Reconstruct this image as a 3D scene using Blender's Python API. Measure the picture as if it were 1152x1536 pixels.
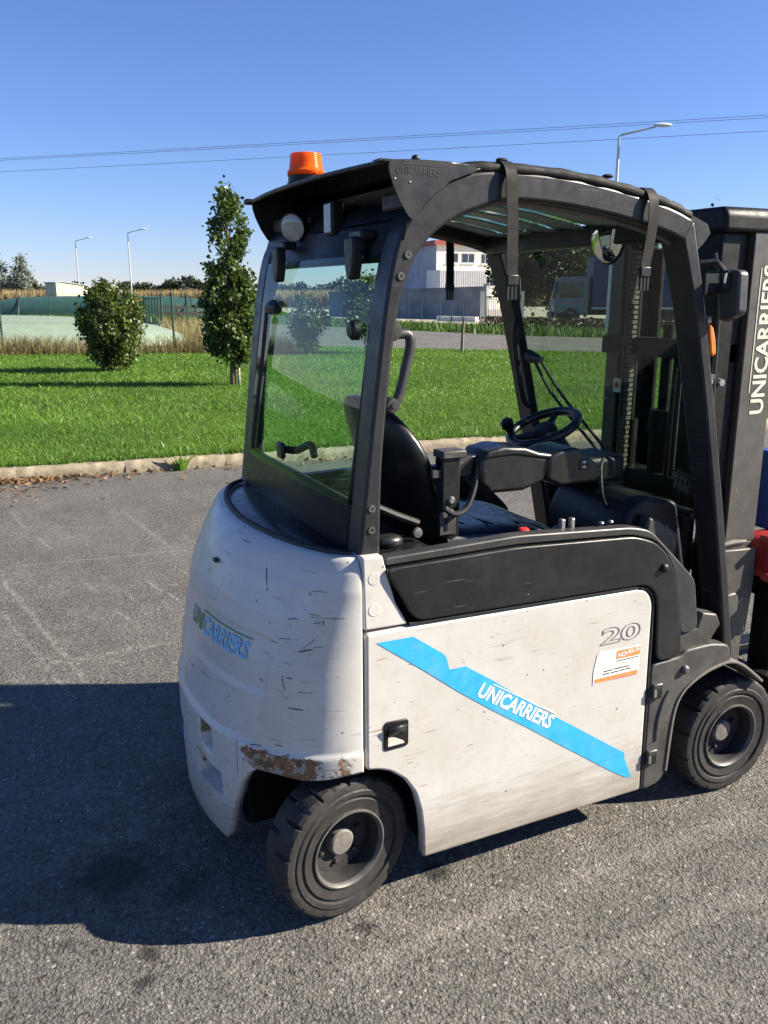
import bpy, bmesh, math, random
import numpy as np
from mathutils import Vector, Matrix

for o in list(bpy.data.objects):
    bpy.data.objects.remove(o)
scene = bpy.context.scene
COL = scene.collection
R = math.radians

# ------------------------------------------------------------------ camera
cam_data = bpy.data.cameras.new("camera")
cam = bpy.data.objects.new("camera", cam_data)
COL.objects.link(cam)
cam_data.sensor_fit = 'HORIZONTAL'
cam_data.sensor_width = 36.0
cam_data.lens = 36.0 * 1290.0 / 1152.0
cam_data.clip_start = 0.05
cam_data.clip_end = 5000.0
cam.location = (-0.842, -2.485, 1.735)
cam.rotation_euler = (R(90 - 14.3), 0, R(-25.8))
scene.camera = cam

# ------------------------------------------------------------------ sky and sun
SUN_EL, SUN_AZ = R(31.5), R(-25.0)          # azimuth measured from +X, anticlockwise
world = bpy.data.worlds.new("World")
scene.world = world
world.use_nodes = True
wn = world.node_tree.nodes
wl = world.node_tree.links
bg = wn.get("Background")
sky = wn.new("ShaderNodeTexSky")
sky.sky_type = 'NISHITA'
sky.sun_disc = False
sky.sun_elevation = SUN_EL
sky.sun_rotation = R(90) - SUN_AZ
sky.altitude = 60
sky.air_density = 1.0
sky.dust_density = 0.0
sky.ozone_density = 6.0
tint = wn.new("ShaderNodeVectorMath")
tint.operation = 'MULTIPLY'
tint.inputs[1].default_value = (0.88, 0.87, 1.11)      # the camera's white balance on the whole sky
wl.new(sky.outputs[0], tint.inputs[0])
wl.new(tint.outputs[0], bg.inputs[0])
bg.inputs[1].default_value = 0.054
sun_data = bpy.data.lights.new("sun", 'SUN')
sun_data.energy = 5.0
sun_data.angle = R(0.53)
sun_data.color = (1.0, 0.895, 0.74)
sun = bpy.data.objects.new("sun", sun_data)
COL.objects.link(sun)
to_sun = Vector((math.cos(SUN_AZ) * math.cos(SUN_EL), math.sin(SUN_AZ) * math.cos(SUN_EL), math.sin(SUN_EL)))
sun.rotation_euler = to_sun.to_track_quat('Z', 'Y').to_euler()
sun.location = (8, -6, 9)
scene.view_settings.view_transform = 'Standard'
scene.view_settings.look = 'None'
scene.view_settings.gamma = 1.0
scene.view_settings.exposure = 1.45
scene.view_settings.use_curve_mapping = False

# ------------------------------------------------------------------ node helper and materials
class NT:
    def __init__(s, name):
        s.m = bpy.data.materials.new(name)
        s.m.use_nodes = True
        s.t = s.m.node_tree
        s.t.nodes.clear()
        s.out = s.t.nodes.new("ShaderNodeOutputMaterial")
    def n(s, kind, ins=None, **props):
        nd = s.t.nodes.new("ShaderNode" + kind)
        for k, v in props.items():
            setattr(nd, k, v)
        for k, v in (ins or {}).items():
            s.set(nd.inputs[k], v)
        return nd
    def set(s, sock, v):
        if isinstance(v, bpy.types.NodeSocket):
            s.t.links.new(v, sock)
        elif isinstance(v, tuple) and len(v) == 3 and sock.type == 'RGBA':
            sock.default_value = (*v, 1)
        else:
            sock.default_value = v
    def math(s, op, a, b=0.0, c=None, clamp=False):
        nd = s.n("Math", {0: a, 1: b}, operation=op, use_clamp=clamp)
        if c is not None:
            s.set(nd.inputs[2], c)
        return nd.outputs[0]
    def vmath(s, op, a, b=(0, 0, 0)):
        nd = s.n("VectorMath", {0: a, 1: b}, operation=op)
        return nd.outputs[1] if op in ('LENGTH', 'DOT_PRODUCT', 'DISTANCE') else nd.outputs[0]
    def coords(s):
        return s.n("TexCoord").outputs['Object']
    def scaled(s, v, sc):
        return s.vmath('MULTIPLY', v, sc)
    def noise(s, v, scale, detail=4, rough=0.55, dist=0.0):
        return s.n("TexNoise", {'Vector': v, 'Scale': scale, 'Detail': detail, 'Roughness': rough, 'Distortion': dist}).outputs[0]
    def ramp(s, fac, lo, hi, a=0.0, b=1.0):
        return s.n("MapRange", {0: fac, 1: lo, 2: hi, 3: a, 4: b}, clamp=True).outputs[0]
    def mix(s, fac, a, b):
        nd = s.n("Mix", data_type='RGBA')
        s.set(nd.inputs[0], fac)
        s.set(nd.inputs[6], a)
        s.set(nd.inputs[7], b)
        return nd.outputs[2]
    def bump(s, h, strength=0.3, dist=0.01):
        return s.n("Bump", {'Height': h, 'Strength': strength, 'Distance': dist}).outputs[0]
    def bsdf(s, color, rough=0.5, metal=0.0, normal=None, spec=0.5, coat=0.0, **more):
        ins = {'Base Color': color, 'Roughness': rough, 'Metallic': metal, 'Specular IOR Level': spec, 'Coat Weight': coat}
        ins.update(more)
        nd = s.n("BsdfPrincipled", ins)
        if normal is not None:
            s.set(nd.inputs['Normal'], normal)
        return nd.outputs[0]
    def done(s, sh):
        s.t.links.new(sh, s.out.inputs[0])
        return s.m

def simple(name, color, rough=0.5, metal=0.0, var=0.25, scale=14.0, bump=0.0, bscale=160.0, dust=None, spec=0.5, coat=0.0, chips=0.0):
    """plain procedural surface: tone variation, optional dust and fine relief"""
    N = NT(name)
    co = N.coords()
    n1 = N.noise(co, scale, 6, 0.6)
    f = N.ramp(n1, 0.3, 0.7)
    lo = tuple(c * (1 - var) for c in color)
    hi = tuple(min(1, c * (1 + var)) for c in color)
    col = N.mix(f, lo, hi)
    rg = N.ramp(N.noise(co, scale * 2.3, 5, 0.65), 0.3, 0.7, max(0.02, rough - 0.1), min(1, rough + 0.1))
    if dust:
        d = N.ramp(N.noise(co, scale * 0.8, 8, 0.7), 0.48, 0.75, 0, dust[3])
        col = N.mix(d, col, dust[:3])
    if chips:
        wob = N.vmath('ADD', co, N.vmath('MULTIPLY', N.vmath('SUBTRACT', N.n("TexNoise", {'Vector': co, 'Scale': 70.0}).outputs[1], (0.5, 0.5, 0.5)), (0.02, 0.02, 0.03)))
        v = N.n("TexVoronoi", {'Vector': wob, 'Scale': 24.0}, feature='F1').outputs
        q = N.n("SeparateXYZ", {0: v[1]}).outputs
        sp = N.math('MULTIPLY', N.math('LESS_THAN', v[0], N.math('MULTIPLY', q[1], 0.2)), N.math('GREATER_THAN', q[0], 1.0 - chips))
        col = N.mix(N.math('MULTIPLY', sp, 0.8), col, (0.33, 0.33, 0.31))
        line = N.math('MULTIPLY', N.ramp(N.noise(N.scaled(co, (5, 5, 130)), 1.0, 4, 0.6), 0.66, 0.70, 0, 0.5), N.ramp(N.noise(co, 4, 3), 0.48, 0.56))
        col = N.mix(line, col, (0.2, 0.2, 0.19))
    nm = N.bump(N.noise(co, bscale, 3), bump, 0.002) if bump else None
    return N.done(N.bsdf(col, rg, metal, nm, spec, coat))

def paint(name, rust=False, wear=1.0):
    """worn off-white enamel: scuffs, dark scratches, grime along the lower edge, optional rust"""
    N = NT(name)
    co = N.coords()
    z = N.n("SeparateXYZ", {0: co}).outputs[2]
    x = N.n("SeparateXYZ", {0: co}).outputs[0]
    y = N.n("SeparateXYZ", {0: co}).outputs[1]
    base = N.mix(N.ramp(N.noise(co, 4.0, 8, 0.65), 0.35, 0.7), (0.56, 0.553, 0.515), (0.47, 0.455, 0.41))
    # yellowish handling dirt
    base = N.mix(N.ramp(N.noise(co, 9.0, 9, 0.75), 0.55, 0.8, 0, 0.5), base, (0.30, 0.26, 0.18))
    # horizontal scuffs
    s1 = N.noise(N.scaled(co, (5, 5, 95)), 1.0, 6, 0.7)
    m1 = N.ramp(N.noise(co, 3.1, 4), 0.46, 0.6)
    base = N.mix(N.math('MULTIPLY', N.ramp(s1, 0.61, 0.66, 0, 0.75 * wear), m1), base, (0.16, 0.15, 0.14))
    s2 = N.noise(N.scaled(co, (26, 26, 210)), 1.0, 3, 0.6)
    base = N.mix(N.math('MULTIPLY', N.ramp(s2, 0.685, 0.715, 0, 0.95 * wear), N.ramp(N.noise(co, 5.3, 3), 0.49, 0.54)), base, (0.03, 0.028, 0.027))
    s3 = N.noise(N.scaled(N.vmath('ADD', co, (4.1, 2.2, 7.0)), (8, 8, 150)), 1.0, 2, 0.5)
    base = N.mix(N.math('MULTIPLY', N.ramp(s3, 0.70, 0.72, 0, 0.8 * wear), N.ramp(N.noise(co, 2.3, 3), 0.5, 0.56)), base, (0.30, 0.13, 0.06))
    # spots
    v = N.n("TexVoronoi", {'Vector': co, 'Scale': 34.0}, feature='F1').outputs
    sp = N.math('MULTIPLY', N.math('LESS_THAN', v[0], 0.13), N.math('GREATER_THAN', N.n("SeparateXYZ", {0: v[1]}).outputs[0], 0.93))
    base = N.mix(N.math('MULTIPLY', sp, 0.75), base, (0.08, 0.07, 0.06))
    # road grime thrown up from below
    gz = N.math('ADD', z, N.math('MULTIPLY', N.math('SUBTRACT', N.noise(N.scaled(co, (3, 3, 22)), 2.0, 7, 0.7), 0.5), 0.34))
    base = N.mix(N.ramp(gz, 0.10, 0.33, 0.85, 0.0), base, (0.20, 0.17, 0.12))
    rough = N.ramp(N.noise(co, 12, 5), 0.3, 0.7, 0.28, 0.48)
    h = N.noise(co, 60, 2)
    if rust:
        rn = N.noise(co, 17, 9, 0.72)
        band = N.math('MULTIPLY', N.ramp(z, 0.43, 0.46), N.ramp(z, 0.505, 0.53, 1, 0))
        side = N.math('MULTIPLY', N.ramp(y, -0.56, -0.52, 0.45, 1), N.ramp(y, -0.40, -0.33, 1, 0.1))
        rm = N.ramp(N.math('ADD', N.math('MULTIPLY', band, side), N.math('MULTIPLY', N.math('SUBTRACT', rn, 0.5), 2.6)), 0.58, 0.64)
        rm = N.math('MULTIPLY', rm, N.math('GREATER_THAN', N.math('MULTIPLY', band, side), 0.03))
        low = N.math('MULTIPLY', N.ramp(z, 0.16, 0.50, 0.9, 0.15), N.ramp(rn, 0.60, 0.64))
        low = N.math('MULTIPLY', low, N.ramp(z, 0.53, 0.56, 1, 0))
        rm = N.math('MAXIMUM', rm, low)
        ay = N.math('ABSOLUTE', y)
        pk = N.math('MULTIPLY', N.math('MULTIPLY', N.ramp(ay, 0.125, 0.14), N.ramp(ay, 0.195, 0.21, 1, 0)), N.math('MULTIPLY', N.ramp(z, 0.445, 0.455), N.ramp(z, 0.50, 0.51, 1, 0)))
        pk2 = N.math('MULTIPLY', N.math('MULTIPLY', N.ramp(ay, 0.08, 0.09), N.ramp(ay, 0.15, 0.19, 1, 0)), N.math('MULTIPLY', N.ramp(z, 0.345, 0.36), N.ramp(z, 0.375, 0.39, 1, 0)))
        rm = N.math('MAXIMUM', rm, N.math('MULTIPLY', N.math('MAXIMUM', pk, pk2), N.ramp(rn, 0.34, 0.46)))
        rc = N.mix(N.ramp(N.noise(co, 45, 5), 0.35, 0.65), (0.085, 0.062, 0.036), (0.24, 0.125, 0.06))
        rc = N.mix(N.ramp(N.noise(co, 30, 4), 0.54, 0.58), rc, (0.26, 0.25, 0.21))
        rc = N.mix(N.ramp(N.noise(co, 62, 4), 0.63, 0.66), rc, (0.42, 0.16, 0.07))
        rm = N.math('MULTIPLY', rm, N.ramp(N.noise(co, 75, 5, 0.7), 0.34, 0.40))
        base = N.mix(rm, base, rc)
        rough = N.math('MAXIMUM', rough, N.math('MULTIPLY', rm, 0.85))
        h = N.math('SUBTRACT', h, N.math('MULTIPLY', rm, 1.2))
    return N.done(N.bsdf(base, rough, 0, N.bump(h, 0.12, 0.002), 0.5, 0.15))

def glass(name, tint, rough=0.02, refl=1.0, film=0.0, film_col=(0.5, 0.55, 0.5)):
    """thin pane: tinted transmission, Fresnel reflection and a faint film of dust"""
    N = NT(name)
    tr = N.n("BsdfTransparent", {0: tint}).outputs[0]
    gl = N.n("BsdfGlossy", {'Color': (1, 1, 1), 'Roughness': rough}).outputs[0]
    fc = N.n("LayerWeight", {'Blend': 0.5}).outputs[1]
    fr = N.math('ADD', 0.04, N.math('MULTIPLY', N.math('POWER', fc, 5.0), 0.9))
    sh = N.n("MixShader", {0: N.math('MULTIPLY', fr, refl, clamp=True), 1: tr, 2: gl}).outputs[0]
    if film:
        co = N.coords()
        df = N.n("BsdfDiffuse", {0: film_col}).outputs[0]
        f = N.ramp(N.noise(co, 5, 8, 0.7), 0.35, 0.8, 0.3 * film, film)
        sh = N.n("MixShader", {0: f, 1: sh, 2: df}).outputs[0]
    return N.done(sh)

def leafmat(name, dark, light, trans=0.35, rough=0.5):
    N = NT(name)
    r = N.n("Attribute", attribute_name="tone").outputs['Fac']
    col = N.mix(r, dark, light)
    p = N.bsdf(col, rough, 0, None, 0.35)
    t = N.n("BsdfTranslucent", {0: N.mix(0.5, col, light)}).outputs[0]
    return N.done(N.n("MixShader", {0: trans, 1: p, 2: t}).outputs[0])

M = {}
M['white'] = paint('worn_white_enamel')
M['white_cw'] = paint('worn_white_counterweight', rust=True, wear=1.15)
M['black_panel'] = simple('black_moulded_panel', (0.011, 0.0125, 0.0125), 0.34, var=0.3, scale=6, bump=0.08, bscale=400, dust=(0.10, 0.095, 0.085, 0.14), coat=0.05, chips=0.12)
M['black'] = simple('black_plastic', (0.010, 0.0105, 0.012), 0.45, bump=0.12, bscale=500, dust=(0.08, 0.075, 0.065, 0.08), spec=0.35)
M['gloss_black'] = simple('gloss_black_hood', (0.005, 0.0055, 0.007), 0.25, var=0.2, dust=(0.05, 0.05, 0.05, 0.05), spec=0.4)
M['steel_grey'] = simple('dark_grey_coated_steel', (0.034, 0.035, 0.035), 0.42, var=0.22, scale=9, bump=0.06, dust=(0.12, 0.11, 0.095, 0.22))
M['guard'] = simple('charcoal_guard_steel', (0.021, 0.022, 0.0235), 0.4, var=0.25, scale=9, bump=0.06, dust=(0.085, 0.08, 0.075, 0.12), spec=0.35, chips=0.06)
M['frame_dark'] = simple('black_frame_paint', (0.006, 0.0065, 0.0075), 0.45, var=0.3, spec=0.3)
M['fender'] = simple('scuffed_grey_fender_paint', (0.048, 0.047, 0.044), 0.5, var=0.3, scale=8, bump=0.1, bscale=220, dust=(0.17, 0.16, 0.135, 0.45), chips=0.08)
M['mast'] = simple('worn_mast_steel', (0.06, 0.057, 0.051), 0.5, var=0.28, scale=7, bump=0.08, dust=(0.15, 0.138, 0.115, 0.35), chips=0.10)
M['mast_dark'] = simple('shade_black_mast_steel', (0.005, 0.0055, 0.006), 0.5, var=0.4, dust=(0.03, 0.026, 0.02, 0.25), spec=0.25)  # near-black colour also carries the shade inside the mast
M['rubber'] = simple('dusty_tyre_rubber', (0.017, 0.016, 0.0155), 0.72, var=0.3, scale=22, bump=0.25, bscale=130, dust=(0.085, 0.078, 0.066, 0.38))
M['seal'] = simple('rubber_seal', (0.012, 0.012, 0.013), 0.6)
M['rim'] = simple('dirty_rim_steel', (0.075, 0.072, 0.066), 0.5, metal=0.0, var=0.35, scale=25, dust=(0.2, 0.185, 0.16, 0.35))
M['rim_dark'] = simple('dark_wheel_disc', (0.012, 0.012, 0.012), 0.7, dust=(0.07, 0.065, 0.055, 0.25))
M['hub'] = simple('dusty_hub_cap', (0.14, 0.13, 0.115), 0.7, scale=40)
M['bolt'] = simple('zinc_bolt', (0.42, 0.42, 0.4), 0.35, metal=0.8)
M['vinyl'] = simple('black_seat_vinyl', (0.011, 0.0115, 0.013), 0.33, var=0.3, bump=0.1, bscale=350, dust=(0.09, 0.085, 0.075, 0.12))
M['seat_blue'] = simple('dark_blue_black_seat_vinyl', (0.010, 0.014, 0.032), 0.35, var=0.3, bump=0.12, bscale=260)
M['red_knob'] = simple('red_stop_button', (0.5, 0.03, 0.025), 0.4, var=0.1)
M['red'] = simple('red_enamel', (0.33, 0.03, 0.03), 0.38, var=0.25, dust=(0.12, 0.05, 0.045, 0.3))
M['blue_panel'] = simple('blue_enamel', (0.035, 0.075, 0.26), 0.45, var=0.2)
M['decal_blue'] = simple('sky_blue_vinyl', (0.035, 0.38, 0.72), 0.38, var=0.12, scale=30, dust=(0.45, 0.52, 0.55, 0.2))
M['decal_white'] = simple('white_vinyl', (0.78, 0.78, 0.75), 0.45, var=0.05)
M['decal_cream'] = simple('aged_white_lettering', (0.6, 0.57, 0.48), 0.5, var=0.15, scale=60, dust=(0.25, 0.23, 0.19, 0.35))
M['decal_green'] = simple('dull_green_vinyl', (0.07, 0.25, 0.10), 0.45, var=0.15)
M['decal_pale'] = simple('faded_blue_vinyl', (0.16, 0.46, 0.70), 0.45, var=0.2, scale=40)
M['decal_grey'] = simple('grey_outline_vinyl', (0.16, 0.16, 0.16), 0.5, var=0.2)
M['decal_orange'] = simple('orange_sticker_ink', (0.80, 0.24, 0.07), 0.5, var=0.12, scale=60)
M['decal_pale_orange'] = simple('pale_orange_sticker_ink', (0.80, 0.50, 0.32), 0.5, var=0.1)
M['sticker_paper'] = simple('white_sticker_paper', (0.80, 0.79, 0.75), 0.5, var=0.04)
M['ink'] = simple('black_ink', (0.03, 0.03, 0.03), 0.5)
M['cutout'] = simple('black_cut_lettering', (0.006, 0.006, 0.007), 0.5)
M['strap'] = simple('black_nylon_webbing', (0.006, 0.006, 0.0065), 0.7, bump=0.4, bscale=600, spec=0.3)
M['chrome'] = simple('mirror_silver', (0.72, 0.74, 0.74), 0.04, metal=1.0, var=0.03)
M['lamp_glass'] = simple('clear_lamp_lens', (0.32, 0.34, 0.29), 0.12, var=0.3, scale=60, coat=0.6)
M['lamp_white'] = simple('milky_lamp_lens', (0.30, 0.34, 0.35), 0.3, var=0.15, scale=50, bump=0.3, bscale=90)
M['lamp_red'] = simple('dark_red_lamp_lens', (0.035, 0.014, 0.011), 0.45, var=0.4, scale=30, spec=0.15)
M['slat'] = simple('grey_green_roof_slat', (0.20, 0.26, 0.23), 0.45, var=0.3, scale=11, dust=(0.30, 0.34, 0.30, 0.3))
M['glass_rear'] = glass('rear_window_glass', (0.56, 0.80, 0.72), 0.012, 0.7, 0.006, (0.45, 0.55, 0.55))
M['glass_front'] = glass('windscreen_glass', (0.50, 0.62, 0.54), 0.012, 1.1, 0.018, (0.35, 0.38, 0.33))
M['glass_roof'] = glass('roof_glass', (0.5, 0.66, 0.6), 0.05, 1.0, 0.25, (0.3, 0.38, 0.33))
def amber():
    N = NT('amber_lens')
    co = N.coords()
    rib = N.n("TexWave", {'Vector': co, 'Scale': 60.0, 'Distortion': 0.0}, wave_type='BANDS', bands_direction='Z').outputs[1]
    p = N.bsdf((0.95, 0.22, 0.012), 0.18, 0, N.bump(rib, 0.35, 0.002), 0.5, 0.3)
    t = N.n("BsdfTranslucent", {0: (1.0, 0.30, 0.02)}).outputs[0]
    return N.done(N.n("MixShader", {0: 0.55, 1: p, 2: t}).outputs[0])
M['amber'] = amber()
M['orange_lens'] = simple('orange_indicator_lens', (0.75, 0.20, 0.03), 0.3, var=0.1, coat=0.3)

# ------------------------------------------------------------------ mesh builder
class MB:
    def __init__(s):
        s.v = []
        s.f = []
    def add(s, vs, fs):
        b = len(s.v)
        s.v += [tuple(map(float, p)) for p in vs]
        s.f += [tuple(b + i for i in f) for f in fs]
        return s
    def box(s, x0, x1, y0, y1, z0, z1):
        vs = [(x, y, z) for x in (x0, x1) for y in (y0, y1) for z in (z0, z1)]
        return s.add(vs, [(0, 1, 3, 2), (4, 6, 7, 5), (0, 4, 5, 1), (2, 3, 7, 6), (0, 2, 6, 4), (1, 5, 7, 3)])
    def prism(s, poly, a, b, plane='xz'):
        """polygon in a coordinate plane, extruded along the third axis from a to b"""
        def p3(p, h):
            return {'xz': (p[0], h, p[1]), 'xy': (p[0], p[1], h), 'yz': (h, p[0], p[1])}[plane]
        n = len(poly)
        vs = [p3(p, a) for p in poly] + [p3(p, b) for p in poly]
        fs = [tuple(range(n)), tuple(range(2 * n - 1, n - 1, -1))]
        fs += [(i, (i + 1) % n, n + (i + 1) % n, n + i) for i in range(n)]
        return s.add(vs, fs)
    def band(s, outer, inner, a, b):
        """strip between two equally long xz polylines, extruded in y"""
        n = len(outer)
        vs = [(p[0], a, p[1]) for p in outer] + [(p[0], a, p[1]) for p in inner]
        vs += [(p[0], b, p[1]) for p in outer] + [(p[0], b, p[1]) for p in inner]
        fs = []
        for i in range(n - 1):
            fs += [(i, i + 1, n + i + 1, n + i), (2 * n + i, 3 * n + i, 3 * n + i + 1, 2 * n + i + 1)]
            fs += [(i, 2 * n + i, 2 * n + i + 1, i + 1), (n + i, n + i + 1, 3 * n + i + 1, 3 * n + i)]
        fs += [(0, n, 3 * n, 2 * n), (n - 1, 3 * n - 1, 4 * n - 1, 2 * n - 1)]
        return s.add(vs, fs)
    def tube(s, pts, r, n=10, closed=False):
        P = [Vector(p) for p in pts]
        m = len(P)
        rs = r if isinstance(r, (list, tuple)) else [r] * m
        up = None
        rings = []
        for i, p in enumerate(P):
            a = P[i - 1] if (i > 0 or closed) else P[i]
            b = P[(i + 1) % m] if (i < m - 1 or closed) else P[i]
            d = (b - a).normalized()
            if up is None:
                t = Vector((0, 0, 1)) if abs(d.z) < 0.9 else Vector((1, 0, 0))
                up = (t - d * t.dot(d)).normalized()
            else:
                up = (up - d * up.dot(d)).normalized()
            sd = d.cross(up)
            rings.append([p + (up * math.cos(2 * math.pi * k / n) + sd * math.sin(2 * math.pi * k / n)) * rs[i] for k in range(n)])
        vs = [v for rg in rings for v in rg]
        fs = []
        for i in range(m if closed else m - 1):
            j = (i + 1) % m
            fs += [(i * n + k, i * n + (k + 1) % n, j * n + (k + 1) % n, j * n + k) for k in range(n)]
        if not closed:
            fs += [tuple(range(n - 1, -1, -1)), tuple(range((m - 1) * n, m * n))]
        return s.add(vs, fs)
    def ribbon(s, pts, side, w, t):
        """flat strap: rectangle w wide along 'side', t thick"""
        P = [Vector(p) for p in pts]
        sd = Vector(side).normalized()
        vs, fs = [], []
        for i, p in enumerate(P):
            d = (P[min(i + 1, len(P) - 1)] - P[max(i - 1, 0)]).normalized()
            nn = d.cross(sd).normalized()
            vs += [p + sd * w / 2 + nn * t / 2, p - sd * w / 2 + nn * t / 2, p - sd * w / 2 - nn * t / 2, p + sd * w / 2 - nn * t / 2]
        for i in range(len(P) - 1):
            fs += [(4 * i + k, 4 * i + (k + 1) % 4, 4 * i + 4 + (k + 1) % 4, 4 * i + 4 + k) for k in range(4)]
        L = 4 * (len(P) - 1)
        fs += [(3, 2, 1, 0), (L, L + 1, L + 2, L + 3)]
        return s.add(vs, fs)
    def lathe(s, prof, c, axis=(0, -1, 0), n=48, warp=None):
        """profile of (radius, height) turned about an axis through c"""
        ax = Vector(axis).normalized()
        t = Vector((0, 0, 1)) if abs(ax.z) < 0.9 else Vector((1, 0, 0))
        u = (t - ax * t.dot(ax)).normalized()
        w = ax.cross(u)
        c = Vector(c)
        vs, fs = [], []
        m = len(prof)
        for k in range(n):
            a = 2 * math.pi * k / n
            e = u * math.cos(a) + w * math.sin(a)
            for i, (r, h) in enumerate(prof):
                if warp:
                    r, h = warp(k, i, r, h)
                vs.append(c + e * r + ax * h)
        for k in range(n):
            q = (k + 1) % n
            fs += [(k * m + i, k * m + i + 1, q * m + i + 1, q * m + i) for i in range(m - 1)]
        return s.add(vs, fs)
    def ball(s, c, r, nu=16, nv=10):
        rx, ry, rz = r if isinstance(r, tuple) else (r, r, r)
        vs = [(c[0] + rx * math.sin(math.pi * j / nv) * math.cos(2 * math.pi * i / nu),
               c[1] + ry * math.sin(math.pi * j / nv) * math.sin(2 * math.pi * i / nu),
               c[2] + rz * math.cos(math.pi * j / nv)) for j in range(nv + 1) for i in range(nu)]
        fs = [(j * nu + i, (j + 1) * nu + i, (j + 1) * nu + (i + 1) % nu, j * nu + (i + 1) % nu) for j in range(nv) for i in range(nu)]
        return s.add(vs, fs)
    def grid(s, rows):
        m = len(rows[0])
        vs = [p for r in rows for p in r]
        fs = [(i * m + j, i * m + j + 1, (i + 1) * m + j + 1, (i + 1) * m + j) for i in range(len(rows) - 1) for j in range(m - 1)]
        return s.add(vs, fs)
    def flip_y(s):
        s.v = [(x, -y, z) for x, y, z in s.v]
        s.f = [tuple(reversed(f)) for f in s.f]
        return s
    def build(s, name, mat, parent=None, bevel=0.0, seg=2, sharp=38.0, recalc=True, thick=0.0):
        me = bpy.data.meshes.new(name)
        me.from_pydata(s.v, [], s.f)
        if recalc:
            bm = bmesh.new()
            bm.from_mesh(me)
            bmesh.ops.remove_doubles(bm, verts=bm.verts, dist=1e-6)
            bmesh.ops.recalc_face_normals(bm, faces=bm.faces)
            bm.to_mesh(me)
            bm.free()
        me.shade_smooth()
        me.set_sharp_from_angle(angle=R(sharp))
        me.materials.append(M[mat] if isinstance(mat, str) else mat)
        o = bpy.data.objects.new(name, me)
        COL.objects.link(o)
        if parent is not None:
            o.parent = parent
        if thick:
            md = o.modifiers.new("thickness", 'SOLIDIFY')
            md.thickness = thick
            md.offset = -1
        if bevel:
            md = o.modifiers.new("bevel", 'BEVEL')
            md.width = bevel
            md.segments = seg
            md.limit_method = 'ANGLE'
            md.angle_limit = R(35)
            md.harden_normals = False
        return o

def tag(o, label=None, cat=None, group=None, kind=None):
    if label: o['label'] = label
    if cat: o['category'] = cat
    if group: o['group'] = group
    if kind: o['kind'] = kind
    return o

def empty(name, loc=(0, 0, 0), rz=0.0):
    o = bpy.data.objects.new(name, None)
    o.empty_display_size = 0.2
    o.location = loc
    o.rotation_euler = (0, 0, rz)
    COL.objects.link(o)
    return o

def copy_tree(o, parent=None):
    kids = [k for k in COL.objects if k.parent == o]
    c = o.copy()
    COL.objects.link(c)
    if parent is not None:
        c.parent = parent
    for k in kids:
        copy_tree(k, c)
    return c

def rounded(poly, r, k=4):
    """polygon with its corners turned into short arcs"""
    out = []
    n = len(poly)
    for i in range(n):
        p0, p1, p2 = Vector(poly[i - 1]), Vector(poly[i]), Vector(poly[(i + 1) % n])
        a, b = p0 - p1, p2 - p1
        d = min(r, a.length * .45, b.length * .45)
        s_, e_ = p1 + a.normalized() * d, p1 + b.normalized() * d
        for j in range(k + 1):
            t = j / k
            out.append(tuple(s_ * (1 - t) ** 2 + p1 * 2 * t * (1 - t) + e_ * t * t))
    return out

def lerp(tab, t):
    """piecewise linear table lookup"""
    if t <= tab[0][0]:
        return tab[0][1]
    for (a, va), (b, vb) in zip(tab, tab[1:]):
        if t <= b:
            return va + (vb - va) * (t - a) / (b - a)
    return tab[-1][1]

def smooth_path(pts, k=6):
    """Catmull-Rom through points"""
    P = [Vector(p) for p in pts]
    P = [P[0] * 2 - P[1]] + P + [P[-1] * 2 - P[-2]]
    out = []
    for i in range(1, len(P) - 2):
        for j in range(k):
            t = j / k
            a, b, c, d = P[i - 1], P[i], P[i + 1], P[i + 2]
            out.append(0.5 * ((2 * b) + (c - a) * t + (2 * a - 5 * b + 4 * c - d) * t * t + (3 * b - a - 3 * c + d) * t ** 3))
    out.append(P[-2])
    return out

def glyphs(text, size, shear=0.0, heavy=0.0, spacing=1.0, outline=0.0):
    """lettering as flat mesh data: (verts2d, faces), origin at the left of the baseline"""
    cu = bpy.data.curves.new("lettering", 'FONT')
    cu.body = text
    cu.size = size
    cu.shear = shear
    cu.offset = heavy
    cu.space_character = spacing
    cu.resolution_u = 3
    if outline:
        cu.fill_mode = 'NONE'
        cu.bevel_depth = outline
        cu.bevel_resolution = 0
    ob = bpy.data.objects.new("lettering", cu)
    COL.objects.link(ob)
    dg = bpy.context.evaluated_depsgraph_get()
    me = bpy.data.meshes.new_from_object(ob.evaluated_get(dg))
    vs = [tuple(v.co) for v in me.vertices]
    fs = [tuple(p.vertices) for p in me.polygons]
    bpy.data.objects.remove(ob)
    bpy.data.curves.remove(cu)
    bpy.data.meshes.remove(me)
    return vs, fs

def fit_text(text, width, height, **kw):
    """lettering scaled to a width and height"""
    vs, fs = glyphs(text, 1.0, **kw)
    xs = [v[0] for v in vs]
    ys = [v[1] for v in vs]
    x0, x1, y0, y1 = min(xs), max(xs), min(ys), max(ys)
    return [((v[0] - x0) / (x1 - x0) * width, (v[1] - y0) / (y1 - y0) * height, v[2]) for v in vs], fs

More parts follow.
